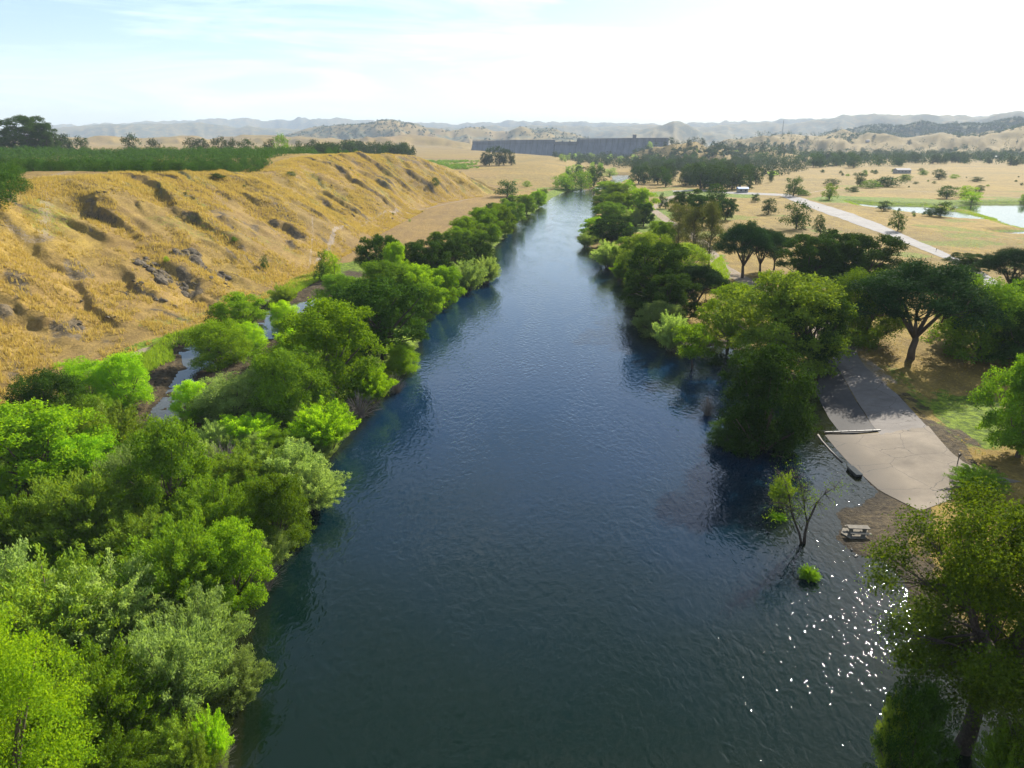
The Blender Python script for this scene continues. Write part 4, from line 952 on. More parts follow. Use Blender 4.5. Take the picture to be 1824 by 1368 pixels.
for k in range(34):
    u = rng.uniform(612, 735); far_spot(u, rng.uniform(760, 900), 263 - rng.uniform(2, 12) + (u - 612) * .03, rng.uniform(9, 15), ['f_far', 'f_dark'][k % 2], ('dusky' if k % 2 == 0 else 'darker') + (' left end' if u < 650 else (' middle' if u < 695 else ' right end')) + ' tree in the row beyond the end of the orchard', 'row of dark trees beyond the orchard')
for k in range(16): far_spot(rng.uniform(560, 600), rng.uniform(560, 700), rng.uniform(254, 262), 10, 'f_far', 'small dark tree behind the orchard corner', 'small trees behind the orchard corner')
for u, vt, wd, lab in [(862, 271, 10, 'dark tree left of the group on the pale terrace'), (872, 262, 11, 'thin tall tree on the pale terrace'), (889, 260, 12, 'tallest tree on the pale terrace'), (898, 266, 9, 'short tree right of the tallest on the pale terrace'), (910, 267, 8, 'small round tree alone on the pale terrace'), (866, 276, 12, 'low dark bush left on the pale terrace')]:
    far_spot(u, 950, vt, wd, 'f_far', lab)
# young grove on the terrace, in rows
gi = []
for i in range(60):
    for j in range(14):
        y = 860 + j * 22 + rng.normal(); u = 742 + i * 1.9 + j * 1.0; x = (u - 912) / F * y * CP
        if u < 835 + 18 * math.sin(j * 1.7) and rng.random() < .8 and fbm(np.array([x / 40]), np.array([y / 40]), 2, 5)[0] > -.3: gi.append((x, y))
gh = height(np.array([g[0] for g in gi]), np.array([g[1] for g in gi]))
tag(link('young_grove', cloud_mesh('young_grove', [(x, y, z, 3.6, 2.4) for (x, y), z in zip(gi, gh)], 40, M['mid'], .25)), 'flat green strip of young grove trees on the pale terrace', 'grove', kind='stuff')
# oaks dotted over the far hills: too many and too small to count
def dots(name, n, rmin, rmax, u0, u1, lab, zmin, dens=.0, size=(9, 16), sc=300):
    it = []
    while len(it) < n:
        u = rng.uniform(u0, u1, 4000); r = rng.uniform(rmin, rmax, 4000); th = np.arctan((u - 912) / F * CP); x = r * np.sin(th); y = r * np.cos(th)
        z = height(x, y); ok = (z > zmin) & (fbm(x / sc, y / sc, 4, 12) + rng.normal(size=4000) * .12 > dens)
        for a, b, c in zip(x[ok], y[ok], z[ok]): it.append((a, b, c - 1, rng.uniform(*size), rng.uniform(6, 11)))
        if not ok.any(): break
    tag(link(name, cloud_mesh(name, it[:n], 14, M['farwood'], .5)), lab, 'woodland', kind='stuff')
dots('distant_oaks', 900, 3500, 4800, 480, 1060, 'scattered dark oaks dotting the far hills above the dam', 60, -.05)
dots('ridge_woodland', 3200, 3700, 4600, 1470, 1900, 'dark scrub covering the long ridge on the right skyline', 60, -.6)
dots('knoll_woodland', 330, 1400, 2100, 1080, 1400, 'scattered dark trees over the low knoll beside the dam', 3, .05, (8, 14), 120)
dots('far_hill_oaks', 450, 2500, 3600, 1250, 1900, 'sparse dark oaks in the folds of the dry hills', 15, .2, (9, 16), 160)

scatter([(385, 1380), (405, 1290), (425, 1150), (440, 1080), (500, 985), (550, 890), (585, 825), (670, 725), (740, 640), (725, 640), (655, 725), (570, 820), (530, 880), (480, 985), (425, 1080), (408, 1150), (388, 1290), (370, 1380)], 16, ['dead'], (1.2, 2.4), (1.0, 1.6), 'bare brown brush along the left waterline', 'brush along the left waterline', gap=.5)
scatter([(60, 600), (150, 600), (300, 560), (420, 520), (540, 440), (700, 370), (820, 340), (700, 300), (560, 300), (400, 330), (150, 330), (40, 400)], 34, ['s_dark', 'dead', 's_mid'], (.5, 1.2), (1.0, 1.9), 'scrub on the golden slope', 'scrub on the golden slope', z=13, gap=1)
LOOK_DONE = True
# ------------------------------------------------------------------ grass and reeds: nobody could count the tufts
def tufts(name, X, Y, h, wd, nb, m, label, cat, lean=.35):
    Z = height(X, Y); n = len(X)
    X = np.repeat(X, nb); Y = np.repeat(Y, nb); Z = np.repeat(Z, nb); hh = np.repeat(h, nb) * rng.uniform(.6, 1.25, n * nb); k = n * nb
    a = rng.uniform(0, 6.283, k); sp = np.repeat(h, nb) * .35
    bx = X + rng.normal(size=k) * sp * .5; by = Y + rng.normal(size=k) * sp * .5
    tx = bx + rng.normal(size=k) * hh * lean; ty = by + rng.normal(size=k) * hh * lean
    ww = wd * hh
    V = np.stack([np.stack([bx - np.cos(a) * ww, by - np.sin(a) * ww, Z - .08], -1), np.stack([bx + np.cos(a) * ww, by + np.sin(a) * ww, Z - .08], -1), np.stack([tx, ty, Z + hh], -1)], 1).reshape(-1, 3)
    me = mesh_np(name, V, np.arange(len(V)).reshape(-1, 3), m)
    return tag(link(name, me), label, cat, kind='stuff')
def sample(n, x0, x1, y0, y1, f):
    X = rng.uniform(x0, x1, n); Y = y0 + (y1 - y0) * rng.uniform(0, 1, n) ** 1.25; k = f(X, Y); return X[k], Y[k]
def slope_ok(X, Y):
    up = -X - np.interp(Y, foot_y, foot_x); W = np.interp(Y, [0, 150, 300, 450, 520, 700], [76, 72, 62, 58, 60, 90])
    nz = fbm((X * .75 + Y * .66) / 9, (-X * .66 + Y * .75) / 30, 3, 205) + .6 * fbm(X / 3, Y / 3, 2, 206)
    b = sdist(X, Y, back_p, 30)
    u_ = 912 + F * X / (Y * CP + 18 * SP)
    nz = nz - 1.3 * ledges(X, Y)[1]
    return (up > -4) & (up < W + 9) & (nz > -.12 + rng.uniform(-.25, .25, len(X))) & (b > 5) & (u_ > -60)
X, Y = sample(330000, -175, -20, 60, 520, slope_ok)
tufts('dry_grass', X, Y, rng.uniform(.35, .95, len(X)), .10, 4, M['drygrass'], 'golden dry grass growing all over the steep bluff', 'dry grass')
def field_ok(X, Y):
    u_ = 912 + F * X / (Y * CP + 34 * SP)
    d = sdist(X, Y, river_p, 30); nz = fbm(X / 8, Y / 8, 3, 215)
    return (d > 6) & (u_ < 1900) & (nz > -.05 + rng.uniform(-.2, .2, len(X))) & (sdist(X, Y, pond1, 20) > 2) & (sdist(X, Y, pond2, 20) > 2) & (X > np.interp(Y, [100, 200, 300, 600], [50, 55, 60, 110]))
X, Y = sample(60000, 40, 330, 75, 480, field_ok)
road_e = poly([(1385, 349), (1420, 366), (1470, 385), (1530, 405), (1600, 432), (1660, 455), (1690, 468), (1760, 505), (1800, 500), (1705, 458), (1680, 445), (1620, 421), (1560, 398), (1500, 377), (1440, 358), (1400, 346)], 1.2)
ramp_e = poly([(1478, 600), (1478, 640), (1569, 775), (1460, 765), (1600, 890), (1800, 900), (1720, 825), (1650, 750), (1520, 610)], .7)
k = (sdist(X, Y, road_e, 20) > 1) & (sdist(X, Y, ramp_e, 20) > .6); X, Y = X[k], Y[k]
tufts('field_grass', X, Y, rng.uniform(.12, .34, len(X)), .13, 4, M['drygrass'], 'short dry grass over the park and the plain on the right', 'dry grass')
gp = [([(240, 640), (300, 600), (380, 575), (470, 545), (520, 500), (600, 470), (600, 485), (560, 505), (470, 560), (380, 600), (300, 640), (262, 665)], 9000), ([(1265, 470), (1285, 455), (1300, 490), (1285, 525), (1262, 510)], 2500),
      ([(-60, 1600), (-60, 760), (240, 760), (420, 800), (560, 850), (460, 1020), (410, 1150), (380, 1420)], 16000)]
XS, YS = [], []
for pts, n in gp:
    P = poly(pts, 1.0); x = rng.uniform(P[:, 0].min(), P[:, 0].max(), n * 3); y = rng.uniform(P[:, 1].min(), P[:, 1].max(), n * 3); k = inside(x, y, P) & (sdist(x, y, river_p, 20) > .3) & (sdist(x, y, back_p, 20) > 1.5); XS.append(x[k][:n]); YS.append(y[k][:n])
XS, YS = np.concatenate(XS), np.concatenate(YS)
tufts('green_grass', XS, YS, rng.uniform(.3, .8, len(XS)), .09, 4, M['greengrass'], 'fresh green grass and reeds on the damp ground by the backwater', 'green grass')
def shore(P, n, lo, hi, f=lambda x, y: np.ones(len(x), bool)):
    x = rng.uniform(P[:, 0].min() - 6, P[:, 0].max() + 6, n); y = rng.uniform(P[:, 1].min() - 6, P[:, 1].max() + 6, n); s = sdist(x, y, P, 30); k = (s > lo) & (s < hi) & f(x, y); return x[k], y[k]
a = [shore(pond1, 30000, .5, 6), shore(pond2, 60000, .5, 7, lambda x, y: x < 330)]
XS = np.concatenate([q[0] for q in a]); YS = np.concatenate([q[1] for q in a])
tufts('pond_reeds', XS, YS, rng.uniform(.2, .45, len(XS)), .14, 3, M['greengrass'], 'fringe of green reeds round the ponds on the right', 'reeds')

# ------------------------------------------------------------------ road, boat ramp
def strip(name, A, B, m, z=0.9, off=.05, step=.8, cross=8, parent=None, uvw=True):
    def dens(P):
        P = poly(P, z); d = np.r_[0, np.cumsum(np.hypot(*np.diff(P, axis=0).T))]; return P, d
    PA, dA = dens(A); PB, dB = dens(B); n = max(4, int(max(dA[-1], dB[-1]) / step)); t = np.linspace(0, 1, n)
    a = np.stack([np.interp(t * dA[-1], dA, PA[:, i]) for i in (0, 1)], -1); b = np.stack([np.interp(t * dB[-1], dB, PB[:, i]) for i in (0, 1)], -1)
    s = np.linspace(0, 1, cross + 1)[None, :, None]; G = a[:, None] * (1 - s) + b[:, None] * s
    Z = height(G[..., 0].ravel(), G[..., 1].ravel()).reshape(G.shape[:2]) + off
    Z = np.maximum(Z, .02)
    V = np.dstack([G, Z]).reshape(-1, 3); c = cross + 1; i = np.arange(n - 1)[:, None]; j = np.arange(cross)[None, :]
    f = np.stack([i * c + j, i * c + j + 1, (i + 1) * c + j + 1, (i + 1) * c + j], -1).reshape(-1, 4)
    v0, v1, v2 = V[f[0, 0]], V[f[0, 1]], V[f[0, 2]]
    if np.cross(v1 - v0, v2 - v0)[2] < 0: f = f[:, ::-1]
    o = link(name, mesh_np(name, V, f, m, smooth=True), parent); return o
def paved(name, c1, c2, crack, cs=.28):
    m, t, o = mat(name); L = t.links.new
    g = N(t, 'ShaderNodeNewGeometry'); p = N(t, 'ShaderNodeBsdfPrincipled'); p.inputs['Roughness'].default_value = .9
    n = N(t, 'ShaderNodeTexNoise', i_Scale=.35, i_Detail=7.0, i_Roughness=.7); L(g.outputs['Position'], n.inputs['Vector'])
    r = N(t, 'ShaderNodeValToRGB'); e = r.color_ramp.elements; e[0].position = .35; e[1].position = .68; e[0].color = (*c1, 1); e[1].color = (*c2, 1); L(n.outputs['Fac'], r.inputs[0])
    n2 = N(t, 'ShaderNodeTexNoise', i_Scale=9.0, i_Detail=3.0); L(g.outputs['Position'], n2.inputs['Vector'])
    m2 = N(t, 'ShaderNodeMixRGB', blend_type='MULTIPLY'); m2.inputs[0].default_value = .5; L(r.outputs[0], m2.inputs[1]); r2 = N(t, 'ShaderNodeMapRange'); r2.inputs['To Min'].default_value = .6; r2.inputs['To Max'].default_value = 1.35; L(n2.outputs['Fac'], r2.inputs[0]); L(r2.outputs[0], m2.inputs[2])
    wn = N(t, 'ShaderNodeTexNoise', i_Scale=.6, i_Detail=4.0); L(g.outputs['Position'], wn.inputs['Vector'])
    wx = N(t, 'ShaderNodeMixRGB', blend_type='ADD'); wx.inputs[0].default_value = 1.2; L(g.outputs['Position'], wx.inputs[1]); L(wn.outputs['Color'], wx.inputs[2])
    v = N(t, 'ShaderNodeTexVoronoi', feature='DISTANCE_TO_EDGE', i_Scale=cs); L(wx.outputs[0], v.inputs['Vector'])
    lt = N(t, 'ShaderNodeMath', operation='LESS_THAN'); lt.inputs[1].default_value = crack; L(v.outputs['Distance'], lt.inputs[0])
    m3 = N(t, 'ShaderNodeMixRGB'); m3.inputs[2].default_value = (.055, .045, .035, 1); L(lt.outputs[0], m3.inputs[0]); L(m2.outputs[0], m3.inputs[1])
    sz = N(t, 'ShaderNodeSeparateXYZ'); L(g.outputs['Position'], sz.inputs[0]); ad = N(t, 'ShaderNodeMath', operation='MULTIPLY_ADD'); L(n.outputs['Fac'], ad.inputs[0]); ad.inputs[1].default_value = -.35; L(sz.outputs[2], ad.inputs[2])
    wt = N(t, 'ShaderNodeMapRange'); wt.inputs['From Min'].default_value = -.14; wt.inputs['From Max'].default_value = .10; wt.inputs['To Min'].default_value = .42; L(ad.outputs[0], wt.inputs[0]); m4 = N(t, 'ShaderNodeMixRGB', blend_type='MULTIPLY'); m4.inputs[0].default_value = 1; L(m3.outputs[0], m4.inputs[1]); L(wt.outputs[0], m4.inputs[2]); L(m4.outputs[0], p.inputs['Base Color'])
    b = N(t, 'ShaderNodeBump', i_Strength=.4, i_Distance=.03); L(n2.outputs['Fac'], b.inputs['Height']); L(b.outputs[0], p.inputs['Normal']); L(p.outputs[0], o.inputs[0]); return m
conc = paved('ramp_concrete', (.125, .098, .066), (.20, .16, .108), .006, .22)
asph = paved('park_asphalt', (.11, .095, .08), (.18, .16, .14), .004, .16)
roadm = paved('worn_road', (.115, .108, .098), (.18, .17, .155), .0, .1)
tag(strip('park_road', [(1385, 348), (1420, 361.5), (1470, 380.5), (1530, 400.5), (1600, 426.5), (1660, 450), (1692, 463), (1740, 494), (1790, 552)], [(1402, 346), (1440, 357), (1500, 375), (1560, 396), (1620, 422), (1680, 446), (1705, 458), (1770, 495), (1830, 550)], roadm, 1.3, .07, 1.0), kind='structure')
tag(strip('far_road', [(1385, 349), (1340, 347), (1290, 344), (1240, 340), (1200, 342)], [(1402, 346), (1345, 344), (1290, 341), (1240, 338), (1196, 340)], roadm, 1.6, .07, 2.0), kind='structure')
tag(strip('ramp_road', [(1470, 560), (1474, 612), (1486, 650), (1520, 700), (1569, 771)], [(1506, 560), (1514, 612), (1540, 655), (1600, 708), (1652, 766)], asph, .8, .05, .7), kind='structure')
tag(strip('boat_ramp', [(1470, 770), (1490, 794), (1512, 818), (1538, 842), (1564, 866), (1600, 886), (1640, 910)], [(1569, 772), (1590, 792), (1612, 816), (1640, 836), (1664, 850), (1690, 872), (1705, 890)], conc, .4, .05, .5), kind='structure')
tag(strip('ramp_apron', [(1570, 772), (1591, 792), (1613, 816), (1641, 836), (1665, 850), (1691, 872)], [(1652, 766), (1672, 790), (1694, 812), (1718, 829), (1770, 850), (1820, 862)], conc, .6, .05, .5), kind='structure')
shadeas = paved('shaded_asphalt', (.035, .032, .03), (.07, .064, .058), .006, .3)  # asphalt colour darkened to hold the tree shade on the apron
tag(strip('shaded_apron', [(1470, 640), (1452, 690), (1478, 738), (1500, 766)], [(1483, 648), (1518, 702), (1544, 740), (1566, 767)], shadeas, .6, .04, .6), kind='structure')
m_dark = simple('wet_wood', (.03, .03, .03), .5, (.07, .065, .06), 5, .01)
def bar(name, A, B, w_, h_, m, z=.1, lab='', cat=''):
    a = np.array(at(*A, z)); b = np.array(at(*B, z)); c = (a + b) / 2; l = np.hypot(*(b - a)); rz = math.atan2(b[1] - a[1], b[0] - a[0])
    za, zb = max(h1(*a), 0), max(h1(*b), 0)
    mb = MB(); n = max(2, int(l / .9))
    for k in range(n): mb.box((-l / 2 + (k + .5) * l / n, rng.normal() * .01, 0), (l / n - .02, w_, h_), 0, .02)
    o = mb.build(name, m); o.location = (c[0], c[1], (za + zb) / 2 + h_ / 2 + .02); o.rotation_euler = (0, -math.atan2(zb - za, l), rz); return tag(o, lab, cat)
bar('kerb', (1470, 768.5), (1568, 771), .22, .14, m_dark, .2, 'low dark kerb along the top edge of the boat ramp', 'kerb')
mb = MB(); p = [at(1457, 774, .05), at(1464, 785, .05), at(1480, 803, .05), at(1500, 823, .05)]
mb.tube([(*q, .03) for q in p], .11, 8); tag(mb.build('floating_pole', simple('weathered_pole', (.10, .085, .07), .7, (.20, .17, .14), 6), None, True), 'long thin pole floating in the shallows along the boat ramp', 'pole')
# dark float beside the ramp
x, y = at(1522, 840, .2); r_ = empty('dock_float', (x, y, 0), math.atan2(*(np.array(at(1533, 848)) - np.array(at(1511, 828)))[::-1]))
mb = MB(); mb.tube([(-1.0, -.18, .12), (1.0, -.18, .12)], .2, 12); mb.tube([(-1.0, .22, .12), (1.0, .22, .12)], .2, 12); mb.build('drum', m_dark, r_, True)
mb = MB(); [mb.box((-1.05 + k * .3, 0, .38), (.26, .78, .05), 0, .01) for k in range(8)]; mb.box((0, -.3, .33), (2.3, .06, .08)); mb.box((0, .3, .33), (2.3, .06, .08)); mb.build('deck', simple('dark_plank', (.02, .03, .035), .85, (.05, .06, .065), 4, spec=.1), r_)
tag(r_, 'dark wet float half sunk beside the pale boat ramp', 'float')
# picnic table
x, y, z, t = hit(1527, 951); r_ = empty('picnic_table', (x, y, z), R(-4)); tag(r_, 'pale concrete picnic table on the muddy spit by the water', 'picnic table')
mb = MB(); mb.box((0, .0, .72), (2.0, .72, .08), 0, .02); mb.build('table_top', M['concrete'], r_)
for s in (-1, 1):
    mb = MB(); mb.box((0, s * .68, .43), (1.95, .30, .07), 0, .015); mb.build('bench', M['concrete'], r_)
    mb = MB(); mb.box((s * .62, 0, .34), (.16, .55, .68), 0, .02); mb.box((s * .62, 0, .30), (.14, 1.45, .14), 0, .02); mb.build('leg', M['concrete'], r_)
pad = MB(); pad.add([(-1.5, 0, .0), (-1.0, -.95, .0), (1.0, -.95, 0), (1.5, 0, 0), (1.0, .95, 0), (-1.0, .95, 0)] + [(-1.5, 0, -.2), (-1.0, -.95, -.2), (1.0, -.95, -.2), (1.5, 0, -.2), (1.0, .95, -.2), (-1.0, .95, -.2)],
        [(0, 1, 2, 3, 4, 5)] + [(i, i + 6, (i + 1) % 6 + 6, (i + 1) % 6) for i in range(6)])
pad.build('pad', M['concrete'], r_, loc=(0, 0, .06))
# little posts
def post(u, v, h, lab, sign=True):
    x, y, z, t = hit(u, v); r_ = empty('marker_post', (x, y, z), R(20)); mb = MB(); mb.tube([(0, 0, -.1), (0, 0, h)], .05, 8); mb.build('pole', m_dark, r_)
    if sign: mb = MB(); mb.box((0, -.07, h - .15), (.42, .03, .32), 0, .01); mb.build('sign_panel', simple('panel_brown', (.06, .045, .03), .6), r_)
    tag(r_, lab, 'post')
post(1705, 828, 1.3, 'short dark marker post at the shore side corner of the boat ramp'); post(1667, 449, 1.1, 'small marker on the road near its tree end'); post(1457, 373, 1.1, 'small marker on the road near its far end'); post(1516, 620, .8, 'dark stub standing beside the road down to the boat ramp', False)
post(421, 322, 1.6, 'pale post in front of the orchard corner')

# ------------------------------------------------------------------ rocks
def rockmesh(name, n, s, m, seed, flat=.7):
    """an outcrop: several angular lumps grown together"""
    r0 = np.random.default_rng(seed); Vs, Fs, off = [], [], 0
    for k in range(n):
        nu, nv = 14, 9; a = np.linspace(0, 2 * math.pi, nu, endpoint=False)[None, :]; b = np.linspace(-1.5, 1.5, nv)[:, None]
        d = np.stack([np.cos(b) * np.cos(a), np.cos(b) * np.sin(a), np.sin(b) * np.ones_like(a)], -1).reshape(-1, 3)
        c = r0.uniform(-.5, .5, 3) * np.array([1, .6, .06]); q = r0.uniform(.07, .22)
        pl = unit(r0.normal(size=(9, 3))); cut = r0.uniform(.5, .85, 9); rad = np.min(np.where(d @ pl.T > .05, cut / np.maximum(d @ pl.T, .05), 9), 1); rad = np.minimum(rad, 1.1) + r0.normal(size=len(d)) * .03
        Vs.append((d * rad[:, None] * q * np.array([1.3, 1, flat]) + c) * s)
        i = np.arange(nv - 1)[:, None]; j = np.arange(nu)[None]; Fs.append(np.stack([i * nu + j, i * nu + (j + 1) % nu, (i + 1) * nu + (j + 1) % nu, (i + 1) * nu + j], -1).reshape(-1, 4) + off); off += nu * nv
    return mesh_np(name, np.vstack(Vs), np.vstack(Fs), m)
for u, v, wpx, n, rz, lab in [(345, 468, 60, 12, .7, 'largest rock outcrop in the gully on the golden slope'), (395, 492, 40, 8, .5, 'rock outcrop just below the largest one on the slope'), (258, 468, 45, 8, .8, 'long rock outcrop left of the largest one'),
    (290, 492, 50, 9, .7, 'rock outcrop running down left below the largest one'), (325, 515, 40, 7, .8, 'low rock ledge below the long outcrop'), (225, 525, 26, 5, .6, 'small pile of dark rocks mid slope'), (285, 535, 24, 4, .5, 'small flat rock near the foot of the slope'),
    (142, 588, 30, 6, .4, 'dark rocks beside the shrubs above the dry trail'), (232, 552, 22, 4, .2, 'flat rocks just above the dry trail'), (462, 483, 26, 4, .3, 'rock ledge beside the lone dark bush'), (232, 341, 16, 4, .1, 'grey rock on the crest below the orchard'), (178, 341, 14, 3, .3, 'dark rock at the left part of the crest'),
    (665, 361, 16, 4, .2, 'dark rocks on the further golden slope'), (622, 378, 20, 5, .4, 'long dark rocks in the further slope gully')]:
    x, y, z, t = hit(u, v); s = wpx / F * t; o = link('rock_outcrop', rockmesh('rock_outcrop', n * 3, s * 1.15, M['rock'], int(u), .5), None, (x, y, z - .25)); dx_ = (h1(x + 1.5, y) - h1(x - 1.5, y)) / 3; dy_ = (h1(x, y + 1.5) - h1(x, y - 1.5)) / 3; o.rotation_mode = 'QUATERNION'; o.rotation_quaternion = Vector((0, 0, 1)).rotation_difference(Vector((-dx_, -dy_, 1)).normalized()) @ __import__('mathutils').Quaternion((0, 0, 1), -rz); tag(o, lab, 'rock')
for q in range(26):
    u, v = [(300, 470), (250, 500), (380, 500), (210, 545), (330, 520), (430, 470), (150, 560), (600, 340)][q % 8]; u += rng.normal() * 30; v += rng.normal() * 14
    x, y, z, t = hit(u, v); s_ = rng.uniform(1.2, 3.2); o = link('rock', rockmesh('rock', 5, s_, M['rock'], 500 + q, .5), None, (x, y, z - .12)); o.rotation_euler = (0, .35, rng.uniform(0, 6.28)); tag(o, 'small dark rock poking through the dry grass of the slope, ' + ('wider' if s_ > 2.2 else 'narrower') + ' one', 'rock', 'small rocks on the golden slope')
wetrock = simple('wet_stone', (.02, .02, .02), .35, (.06, .055, .05), 3, .03)
for u, v, s, lab in [(1517, 978, .55, 'dark wet stone upper of two below the picnic table'), (1524, 989, .6, 'dark wet stone lower of two below the picnic table')]:
    x, y = at(u, v, .1); o = link('stone', rockmesh('stone', 3, s, wetrock, int(v)), None, (x, y, .05)); tag(o, lab, 'stone')
SB = [(1450, 735), (1462, 742), (1540, 860), (1548, 868), (1552, 878), (1470, 752), (1480, 845), (1493, 838), (1500, 850), (1590, 1004), (1560, 996)]
for q, (u, v) in enumerate(SB * 8):
    x, y = at(u + rng.normal() * 14, v + rng.normal() * 9, .05); x += rng.normal() * .3; y += rng.normal() * .3
    if h1(x, y) < -.25: continue
    o = link('pebble', rockmesh('pebble', 2, rng.uniform(.15, .4), wetrock, 50 + q), None, (x, y, max(h1(x, y), -.03) + .02)); tag(o, 'small dark stone in the shallows beside the boat ramp', 'stone', 'small stones in the shallows')
# ------------------------------------------------------------------ single trees of their own shape
def plane(u0, v0, z=0.0):
    x0, y0 = at(u0, v0, z)
    def P(u, v, dy=0.0):
        b = (v - 684) / F; yy = y0 + dy; tt = yy / (CP - b * SP); return np.array([(u - 912) / F * tt, yy, CAMH - tt * (SP + b * CP)]) - np.array([x0, y0, z])
    return (x0, y0, z), P
loc, P = plane(1430, 968)
r_ = empty('flooded_tree', loc); tag(r_, 'nearly bare forked tree standing in the sparkling shallows', 'tree')
mb = MB(); tips = []
A = [P(1432, 972), P(1434, 950, .1), P(1438, 932, .2), P(1446, 915, .2), P(1455, 895, .5), P(1470, 878, .8), P(1488, 868, 1.0)]
mb.tube(A, [.16, .13, .12, .10, .08, .05, .02], 7); tips += A[4:]
A = [P(1428, 972), P(1424, 950), P(1416, 930, -.2), P(1409, 908, -.5), P(1406, 885, -.4), P(1400, 862, 0), P(1392, 845, .3)]
mb.tube(A, [.13, .11, .10, .08, .06, .04, .015], 7); tips += A[3:]
A = [P(1438, 932, .2), P(1434, 912, .6), P(1432, 893, 1.0), P(1428, 870, 1.2), P(1420, 850, 1.2)]
mb.tube(A, [.10, .08, .06, .04, .015], 6); tips += A[2:]
A = [P(1409, 908, -.5), P(1400, 900, -1), P(1386, 895, -1.4)]; mb.tube(A, [.05, .035, .012], 5); tips += A[2:]
ends = []
for k in range(170):
    s = tips[int(rng.integers(len(tips)))]; d = unit(rng.normal(size=3) + np.array([0, 0, .5])) * rng.uniform(.5, 1.5); m1 = s + d * .5 + rng.normal(size=3) * .12; e = s + d + rng.normal(size=3) * .15
    mb.tube([s, m1, e], [.022, .013, .005], 4, False); ends.append(e)
    for _ in range(2): mb.tube([m1, m1 + unit(rng.normal(size=3)) * .5], [.009, .003], 3, False)
mb.build('trunk', M['darkbark'], r_, True)
tc_ = [P(1391, 872, 0), P(1405, 862, .3), P(1422, 878, .8), P(1432, 905, .6), P(1380, 918, -1), P(1448, 890, .5), P(1492, 868, 1), P(1418, 915, 0)]
c_ = np.vstack([q + rng.normal(size=(130, 3)) * np.array([.55, .5, .4]) for q in tc_] + [np.array(ends)[rng.integers(len(ends), size=500)] + rng.normal(size=(500, 3)) * .15])
link('crown', leafmesh('crown', leaves(c_, unit(rng.normal(size=c_.shape)), np.full(len(c_), .17), .4), M['cotton']), r_)
spot(1440, 1032, 1004, 36, 'limeS', 'small bright tuft of bush in the water below the forked tree'); spot(1385, 925, 912, 28, 'limeS', 'lowest green tuft left of the forked tree'); spot(1390, 905, 832, 40, 'oliveS', 'thin olive bush behind the left stem of the forked tree')

def opentree(name, u, vb, H_, Wd, lean, z0, nlobe, nleaf, lsz, m, bark, lab, r0, z=0.0, lr=(.10, .15), flat=.7, seedrot=0, asp=.6, drop=None, off=(0, 0)):
    x, y = at(u, vb, z); z = max(h1(x, y), -.3); lb = lobes_round(nlobe, flat, z0, 1.0, lr, fill=.3)
    lb = [(c + np.array([lean[0], lean[1], 0]) * min(1, c[2] * 1.3), q) for c, q in lb]
    S3 = np.array([Wd, Wd, H_]); lbm = [(c * S3, q * S3) for c, q in lb]
    V = crown(lbm, nleaf, lsz, asp, 12, .26, .25)
    r_ = empty(name, (x, y, z), 0); link('crown', leafmesh('crown', V, m), r_)
    mb = MB(); f = np.array([lean[0] * Wd * .35, lean[1] * Wd * .35, H_ * z0 * .9])
    mb.tube([(0, 0, -.5), f * .3 + np.array([.05, 0, 0]), f * .7 + np.array([-.08, .05, 0]), f], [r0 * 1.3, r0, r0 * .9, r0 * .82], 10)
    mains = []
    for k in range(6):
        a = 2.4 * k + .4; e = np.array([(math.cos(a) * .24 + lean[0] * .7) * Wd, (math.sin(a) * .24 + lean[1] * .7) * Wd, H_ * rng.uniform(.55, .72)]); mains.append(e)
        mb.tube([f * .93, f + (e - f) * .35 + np.array([0, 0, .1 * H_ * .3]), f + (e - f) * .7 + rng.normal(size=3) * .15, e], [r0 * .62, r0 * .5, r0 * .36, r0 * .22], 8)
    for c, q in lbm:
        e = min(mains, key=lambda e: np.linalg.norm(e - c)); s = f + (e - f) * rng.uniform(.55, 1.0); mm = (s + c) / 2 + rng.normal(size=3) * .25
        mb.tube([s, mm, c], [r0 * .20, r0 * .12, r0 * .04], 6)
        for _ in range(3): ee = c + unit(rng.normal(size=3)) * q * .9; mb.tube([mm, (mm + ee) / 2 + rng.normal(size=3) * .1, ee], [r0 * .07, r0 * .045, r0 * .012], 4, False)
    link('trunk', mb.mesh('trunk', bark, True), r_); tag(r_, lab, 'tree'); TREES.append((x, y)); return r_
opentree('foreground_tree', 1712, 1335, 17.8, 14.0, (.15, .05), .29, 92, 118000, .165, M['backlit'], M['darkbark'], 'largest tree with a thick dark trunk filling the bottom right corner', .48, lr=(.06, .105))
opentree('tree_in_water', 1232, 656, 8.2, 9.0, (.0, .0), .30, 18, 7000, .28, M['cotton'], M['darkbark'], 'small spreading tree on a bare trunk standing in the river', .17, lr=(.10, .15))

